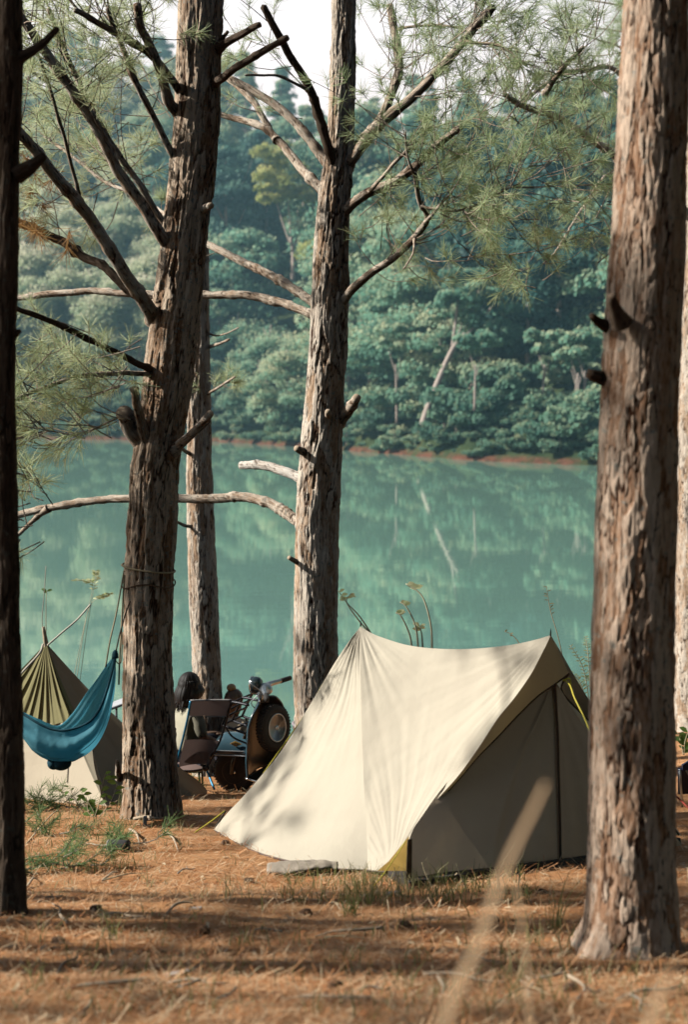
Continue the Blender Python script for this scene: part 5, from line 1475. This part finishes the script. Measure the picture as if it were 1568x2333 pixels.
def ribbon(pts, Y0, Y1, w0, w1, thick=.0):
    C = catmull([P(px, py, Y0 + (Y1 - Y0) * i / (len(pts) - 1)) for i, (px, py) in enumerate(pts)], 60)
    t = np.linspace(0, 1, 60); w = (w0 * (1 - t) + w1 * t)
    S_ = np.array((.80, -.58, .25)); S_ /= np.linalg.norm(S_)
    mb = MB(); mb.grid(np.stack([C - S_ * w[:, None] / 2, C + np.array((0, .15, 0)) * w[:, None], C + S_ * w[:, None] / 2], 1)); return mb
g0 = ribbon([(700, 4250), (800, 3400), (905, 2700), (1020, 2300), (1085, 2160), (1130, 2030), (1172, 1930), (1212, 1850), (1243, 1785)], 1.32, 1.5, .014, .004)
tag(g0.build('tall_grass', M['blade'], None), 'large blurred dry grass blade rising close to the camera in front of the tent', 'grass blade')
g0 = ribbon([(1250, 4300), (1350, 3000), (1440, 2480), (1490, 2300), (1515, 2240), (1535, 2205)], 1.32, 1.42, .014, .004)
tag(g0.build('tall_grass', M['blade'], None), 'faint blurred dry blade in the bottom right corner close to the camera', 'grass blade')
g0 = ribbon([(1180, 4000), (1195, 2900), (1205, 2300), (1180, 2050), (1165, 1990)], 1.9, 2.1, .008, .002)
tag(g0.build('tall_grass', M['blade'], None), 'thin blurred straw crossing the ground right of the large blade', 'grass blade')

# block, bark slab, chips, twigs
b = G(266, 1940)
mb = MB(); mb.tube([b + Vector((-.055, .01, .035)), b + Vector((.075, -.01, .035))], .038, 12, 6)
o = mb.build('wood_block', M['charred'], None); tag(o, 'small charred wood block with pale end lying left of the tent', 'wood block')
mb = MB(); mb.lathe([(0, .004), (.030, .004), (.036, 0), (.036, -.006), (0, -.006)], b + Vector((-.058, .01, .035)), (-1, .15, 0), 14); e = mb.build('cut_end', M['pale_stone'], None)
e.parent = o
b = G(690, 1992)
nx, ny = 40, 14; Pg = np.zeros((nx, ny, 3))
for i in range(nx):
    for j in range(ny):
        u = i / (nx - 1); v = j / (ny - 1)
        w = .05 + .10 * math.sin(math.pi * min(1, u * 1.1)) ** .7 * (.4 + .6 * u)
        Pg[i, j] = (b.x - .20 + .40 * u, b.y + (v - .5) * w * 1.6, b.z + .03 + .03 * math.sin(math.pi * v) + .02 * u)
q = Pg.reshape(-1, 3); q[:, 2] += .03 * fbm(q * 9, 3, 3); q[:, 1] += .03 * fbm(q * 7 + 5, 4, 2)
mb = MB(); mb.grid(q.reshape(nx, ny, 3)); o = mb.build('bark_slab', M['grey_wood'], None); solidify(o, .018)
tag(o, 'weathered grey slab of wood lying below the tent hem', 'wood slab')
def chip(px, py, L, W, H, rz, mat, name, label, cat):
    p = G(px, py); c, s = math.cos(rz), math.sin(rz)
    mb = MB(); mb.box((p.x, p.y, p.z + H * .45), (L, W, H), [[c, -s, .05], [s, c, 0], [.08, 0, 1]])
    o = mb.build(name, M[mat], None, False); bevel(o, H * .3, 2); return tag(o, label, cat)
chip(405, 2222, .085, .03, .014, .35, 'pale_stone', 'wood_chip', 'pale flat chip lying in the foreground at lower left', 'wood chip')
chip(445, 2072, .06, .02, .012, -.1, 'pale_stone', 'wood_chip', 'small pale chip on sunny needles below the bare ground', 'wood chip')
chip(895, 2040, .07, .03, .02, .1, 'pale_stone', 'pale_stone', 'pale flat stone in grass before the tent corner', 'stone')
chip(330, 1885, .03, .015, .09, .4, 'pale_stone', 'wood_chip', 'upright pale splinter at the foot of the rope tied pine', 'wood chip')
chip(165, 1942, .05, .02, .02, .3, 'pale_stone', 'wood_chip', 'tiny pale chip left of the charred block', 'wood chip')
r = random.Random(9)
for i, (pts, w, lab) in enumerate((([(380, 2085), (398, 2076), (420, 2070), (438, 2062)], 8, 'short forked dry twig below the tent left of centre'), ([(305, 1868), (330, 1870), (358, 1874), (378, 1866)], 8, 'pale dry twig lying across the roots of the rope tied pine'),
                                    ([(232, 2010), (255, 2002), (268, 1990)], 6, 'small twig on needles in the left middle ground'), ([(60, 1925), (90, 1895), (120, 1862), (140, 1845)], 5, 'long thin straw leaning from the left pine'), ([(295, 1892), (310, 1910), (318, 1928)], 7, 'broken twig beside the charred block'),
                                    ([(380, 1900), (395, 1922), (405, 1940)], 6, 'thin twig lying between block and tent corner'), ([(80, 1812), (115, 1822), (150, 1832), (190, 1842), (220, 1850)], 8, 'thin bare branch lying along the foot of the olive tent'),
                                    ([(60, 2025), (75, 2015), (88, 2010)], 6, 'small curved twig near the left black trunk'), ([(230, 2010), (290, 2005), (330, 1992)], 4, 'thin straw across the needles left of the tent'), ([(740, 2140), (790, 2150), (850, 2146)], 4, 'pale straw lying in the foreground shadow'), ([(1130, 2290), (1200, 2270), (1260, 2275)], 4, 'straw lying near the bottom at right'), ([(560, 2236), (600, 2222), (640, 2225)], 4, 'straw lying near the bottom at left'))):
    q = [G(px, py) for px, py in pts]
    for k, p in enumerate(q): p.z += .008 + .025 * math.sin(math.pi * k / (len(q) - 1))
    s = q[0].y / F
    o = MB().tube(q, [w * s / 2, w * s / 2.6, w * s / 5], 6, 20).build('twig', M['straw'] if w < 6 else M['wood'], None); tag(o, lab, 'twig')

# fallen pine sprigs, green
for i, (px, py, n, lab) in enumerate(((115, 1985, 12, 'green pine sprig lying on the ground beside the black trunk'), (235, 1928, 7, 'small green pine sprig beside the charred block'), (95, 1850, 12, 'pale green pine sprig below the olive tent'), (95, 1905, 9, 'withered green sprig between olive tent and black trunk'), (400, 1800, 4, 'little green sprig at the corner of the olive tent'))):
    nd = Needles(500 + i); p = G(px, py); rt = wroot('pine_sprig', p, lab, 'pine sprig')
    for k in range(n):
        az = nd.r.random() * 6.28
        nd.twig(np.array(p) + np.array((nd.r.normal(0, .10), nd.r.normal(0, .07), .02)), (math.cos(az), math.sin(az) * .6, .25), nd.r.uniform(.1, .22), .35, 34, tufts=2, nl=.11)
    nd.build(rt, 'sprig')

# leafy weeds: stem and leaves
def weed(name, label, stems, Y, leaf=.05, nleaf=9, mat='green', ti=.6, group=None, fern=False, sw=.004, wr=.42, cat='plant', stem_mat='straw', seed=1, top=0.0):
    r = np.random.default_rng(seed)
    root = wroot(name, P(*stems[0][0], Y), label, cat, group)
    sb = MB(); V = []; T = []
    for pts in stems:
        q = [P(px, py, Y + .02 * i) for i, (px, py) in enumerate(pts)]
        sb.tube(q, [sw, sw * .7, sw * .4], 5, 24)
        C = catmull(q, 40)
        for k in range(nleaf):
            t = top + (1 - top) * (k + .6) / nleaf; i = min(38, int(t * 39)); p = C[i]; f = C[i + 1] - C[i]; f /= np.linalg.norm(f)
            for s in ((-1, 1) if fern else (r.choice((-1, 1)),)):
                az = r.uniform(-.5, .5); d = np.array((s * math.cos(az), math.sin(az), r.uniform(-.15, .5))); d = d * .8 + f * .35; d /= np.linalg.norm(d)
                l = leaf * r.uniform(.65, 1.2) * (1 - .5 * t if fern else 1); n_ = np.cross(d, f) + r.normal(0, .25, 3); sd = np.cross(d, n_); sd /= np.linalg.norm(sd) + 1e-9
                w = l * wr * .5
                m1 = p + d * l * .35; m2 = p + d * l * .7 - np.array((0, 0, l * .06)); e = p + d * l - np.array((0, 0, l * .2))
                V += [p, m1 - sd * w, m1 + sd * w, m2 - sd * w * .8, m2 + sd * w * .8, e]; T += [np.clip(r.normal(ti, .2), 0, 1)] * 6
    sb.build('stem', M[stem_mat], root)
    Fl = []
    for k in range(len(V) // 6):
        o = k * 6; Fl += [(o, o + 1, o + 2), (o + 1, o + 3, o + 4, o + 2), (o + 3, o + 5, o + 4)]
    mobj('leaves', np.array(V), Fl, M[mat], root, False, {'tint': np.array(T)})
    return root
weed('weed', 'leafy weed with green and brown leaves at the left foot of the rope tied pine', [[(215, 1862), (225, 1830), (232, 1790), (240, 1760)], [(220, 1862), (205, 1835), (190, 1812), (180, 1800)], [(225, 1862), (250, 1830), (262, 1800), (268, 1770)], [(212, 1862), (200, 1850), (198, 1830)]], 10.3, .075, 8, ti=.3, seed=3)
weed('weed', 'small dry weed in front of the olive tent', [[(190, 1852), (175, 1830), (160, 1800), (155, 1790)], [(180, 1850), (150, 1818), (140, 1800)]], 10.6, .05, 4, ti=.6, seed=4)
weed('tall_weed', 'tall pale weed with nodding leafy tips behind the tent ridge', [[(940, 1500), (935, 1450), (915, 1405), (902, 1396)], [(955, 1500), (948, 1430), (928, 1385), (912, 1372)], [(985, 1500), (983, 1430), (968, 1370), (950, 1345), (925, 1330)], [(965, 1500), (962, 1450), (957, 1425)]], 11.5, .07, 5, ti=.95, sw=.010, seed=5, top=.72, wr=.5, mat='fern', stem_mat='stem')
weed('tall_weed', 'pale weed stems leaning left behind the rear tent peak', [[(850, 1450), (820, 1405), (792, 1375), (770, 1345)], [(840, 1440), (815, 1410), (790, 1372), (800, 1352)]], 11.3, .06, 4, ti=.95, sw=.008, seed=6, top=.7, mat='fern', stem_mat='stem')
weed('tall_weed', 'thin brown seed stalk behind the front tent peak', [[(1290, 1540), (1275, 1460), (1255, 1390), (1246, 1335)]], 11., .05, 9, 'grass', .85, sw=.005, seed=7, top=.6, wr=.2)
weed('tall_weed', 'feathery green weed between tent and right pine', [[(1345, 1620), (1338, 1560), (1325, 1510), (1300, 1470)], [(1350, 1620), (1345, 1540), (1340, 1480), (1335, 1450)], [(1340, 1620), (1325, 1560), (1300, 1530)], [(1352, 1600), (1355, 1560), (1330, 1540)]], 11., .06, 13, ti=.75, sw=.006, seed=8, fern=True, top=.3, wr=.25, mat='fern', stem_mat='stem')
weed('tall_weed', 'dried curved stem above the ridge of the tent', [[(1190, 1480), (1180, 1460), (1165, 1445), (1150, 1438)]], 11.2, .03, 4, 'grass', .9, sw=.005, seed=9, top=.5)
weed('fern', 'pale green fern fronds rising above the olive tent', [[(150, 1640), (180, 1480), (205, 1380), (235, 1360), (250, 1352)], [(160, 1640), (190, 1440), (210, 1340), (200, 1325), (165, 1322)], [(170, 1640), (195, 1450), (215, 1330), (218, 1300)]], 14.5, .10, 16, ti=.85, sw=.004, seed=10, fern=True, top=.62, wr=.3, mat='fern', stem_mat='stem')
weed('fern', 'small dark leaved sprig on a thin stem left of the fern', [[(110, 1640), (105, 1480), (104, 1380), (106, 1345)]], 14.6, .07, 4, ti=.3, sw=.006, seed=11, top=.93)
weed('weed', 'grassy weed at the foot of the pale pine on the right edge', [[(1560, 1720), (1562, 1690), (1570, 1665)], [(1558, 1720), (1552, 1690), (1545, 1670)]], 11.8, .10, 7, ti=.3, seed=12)

# camp furniture glimpsed at the edges
fs = wroot('folded_table', P(262, 1600, 13.6), 'pale edge of a folding table showing left of the rope tied pine', 'table')
mb = MB(); c = P(300, 1592, 13.6); mb.box(c, (.42, .3, .03), [[.94, 0, -.34], [0, 1, 0], [.34, 0, .94]]); bevel(mb.build('table_top', M['pale_plastic'], fs, False), .008)
z = zg(c.x, 13.6)
for dx in (-.15, .15):
    MB().tube([(c.x + dx, 13.6, c.z - .01 + dx * .36), (c.x + dx, 13.6, zg(c.x + dx, 13.6))], .012, 7, 3).build('leg', M['dark_metal'], fs)
bc = wroot('camp_chair', P(1560, 1800, 10.5), 'dark blue folding chair cut off by the right edge beyond the right pine', 'chair')
Yb = 10.8; q2 = lambda px, py, d=0.: P(px, py, Yb + d)
mb = MB(); mb.add([q2(1546, 1752), q2(1640, 1745), q2(1640, 1800, .3), q2(1546, 1808, .3)], [(0, 1, 2, 3)]); solidify(mb.build('seat', M['blue_fabric'], bc, False), .02)
mb = MB(); mb.add([q2(1556, 1742, -.02), q2(1640, 1690), q2(1640, 1745), q2(1556, 1755)], [(0, 1, 2, 3)]); solidify(mb.build('backrest', M['blue_fabric'], bc, False), .02)
for a, b_ in (((1550, 1752), (1556, 1850)), ((1600, 1752), (1570, 1840)), ((1556, 1742), (1630, 1850))):
    MB().tube([q2(*a), q2(*b_, .1)], .010, 7, 4).build('leg', M['steel'], bc)
o = MB().tube([P(1540, 1812, 9.6), P(1555, 1826, 9.6), P(1575, 1846, 9.5), P(1620, 1890, 9.4)], .007, 6, 16).build('red_cord', M['red_cord'], None); tag(o, 'red guy cord at the right edge beyond the right pine', 'cord')

# fallen pine cones and sticks on the litter: one of each kind, then copies
M['cone_wood'] = simple('cone_wood', (.20, .11, .06), .85, var=.35, scale=60.)
mb = MB(); mb.ball((0, 0, .018), (.018, .018, .030), 12, 8)
rc = np.random.default_rng(77)
for i in range(9):
    for j in range(9):
        a = 2.4 * (i * 9 + j); z = -.026 + .006 * i; r_ = .019 * math.sqrt(max(.05, 1 - (z / .034) ** 2))
        c_ = np.array((math.cos(a) * r_, math.sin(a) * r_, .018 + z)); mb.box(c_, (.011, .009, .003), [[math.cos(a), -math.sin(a), 0], [math.sin(a), math.cos(a), 0], [.35, 0, 1]])
cone0 = mb.build('pine_cone', M['cone_wood'], None)
for i, (px, py) in enumerate(((560, 2010), (455, 2130), (690, 2085), (930, 2115), (1130, 2100), (1230, 2035), (210, 2075), (360, 2180), (760, 2250), (1060, 2190), (520, 1925), (1290, 2260), (140, 2150))):
    o = cone0 if i == 0 else cone0.copy()
    if i: COL.objects.link(o)
    q = G(px, py); o.location = q + Vector((0, 0, .004)); o.rotation_euler = (rc.uniform(1.2, 1.8), rc.uniform(-.3, .3), rc.uniform(0, 6.28))
    tag(o, 'small brown pine cone lying on the orange needles', 'pine cone', 'pine cones on the needles')
sticks = []
for k in range(3):
    L = (.22, .15, .30)[k]; w = (.006, .005, .007)[k]
    mb = MB(); mb.tube([(-L / 2, 0, .006), (-L * .1, .012, .016), (L * .2, -.01, .012), (L / 2, .008, .006)], [w, w * .9, w * .7, w * .4], 6, 16)
    mb.tube([(L * .05, 0, .014), (L * .2, .035, .022)], [w * .5, w * .25], 5, 4)
    sticks.append(mb)
base = [None] * 3
for i in range(34):
    px = rc.uniform(40, 1530); py = 1900 + 420 * rc.random() ** .8
    if (px > 480 and py < 2030 and px < 1340) or (px > 1290 and py < 2170): continue
    k = i % 3
    if base[k] is None: o = base[k] = sticks[k].build('stick', M['wood'] if k != 1 else M['grey_wood'], None)
    else: o = base[k].copy(); COL.objects.link(o)
    o.location = G(px, py) + Vector((0, 0, .004)); o.rotation_euler = (0, rc.uniform(-.05, .12), rc.uniform(0, 6.28))
    tag(o, ('short dry stick lying in the pine litter', 'small grey stick lying in the pine litter', 'longer dry stick lying in the pine litter')[k], 'stick', ('short sticks in the litter', 'grey sticks in the litter', 'longer sticks in the litter')[k])

# ================================================================== LIGHT AND CAMERA
w = bpy.data.worlds.new('World'); S.world = w; w.use_nodes = True
nt = w.node_tree; bg = nt.nodes['Background']
sky = nt.nodes.new('ShaderNodeTexSky'); sky.sky_type = 'NISHITA'; sky.sun_disc = False
sky.sun_elevation = SUN_EL; sky.sun_rotation = math.atan2(SUN_DIR.x, SUN_DIR.y); sky.air_density = 1.0; sky.dust_density = 0.3
g = NT(nt)
up = g.n('ShaderNodeSeparateXYZ', {0: g.coord('Generated')}).outputs[2]
ahead = g.n('ShaderNodeSeparateXYZ', {0: g.coord('Generated')}).outputs[1]
band = g.math('MULTIPLY', g.ramp(up, [(.10, (.9, .9, .9)), (.28, (.8, .8, .8)), (.36, (0, 0, 0))]), g.ramp(ahead, [(.86, (0, 0, 0)), (.94, (1, 1, 1))]))
warm = g.mix(1.0, sky.outputs[0], (1.22, .96, .74), 'MULTIPLY')     # warm sky tint stands in for light bounced off the ground
sky_white = g.mix(band, warm, (19., 19.8, 21.))     # sky ahead painted near white, as if overexposed
nt.links.new(sky_white, bg.inputs[0]); bg.inputs[1].default_value = .072
sun = bpy.data.lights.new('sun', 'SUN'); sun.energy = 5.0; sun.angle = R(.55); sun.color = (1, .945, .85)
so_ = bpy.data.objects.new('sun', sun); COL.objects.link(so_); so_.location = (-8, 4, 8)
so_.rotation_mode = 'QUATERNION'; so_.rotation_quaternion = SUN_DIR.to_track_quat('Z', 'Y')
cam = bpy.data.cameras.new('camera'); co = bpy.data.objects.new('camera', cam); COL.objects.link(co)
co.rotation_euler = (R(90), 0, 0)
cam.sensor_fit = 'VERTICAL'; cam.sensor_height = 36; cam.lens = F / 2333. * 36
cam.shift_y = -(2333 / 2 - HY) / 2333.
cam.clip_start = .1; cam.clip_end = 2000
cam.dof.use_dof = True; cam.dof.focus_distance = 10.6; cam.dof.aperture_fstop = 2.1
S.camera = co
S.view_settings.view_transform = 'Standard'; S.view_settings.look = 'None'; S.view_settings.exposure = 0; S.view_settings.gamma = 1.15
S.render.engine = 'CYCLES'
S.cycles.max_bounces = 8; S.cycles.diffuse_bounces = 0; S.cycles.glossy_bounces = 3; S.cycles.transmission_bounces = 4; S.cycles.transparent_max_bounces = 8; S.cycles.volume_bounces = 0
S.cycles.use_denoising = True
for o in S.objects:
    if '_world' in o: del o['_world']
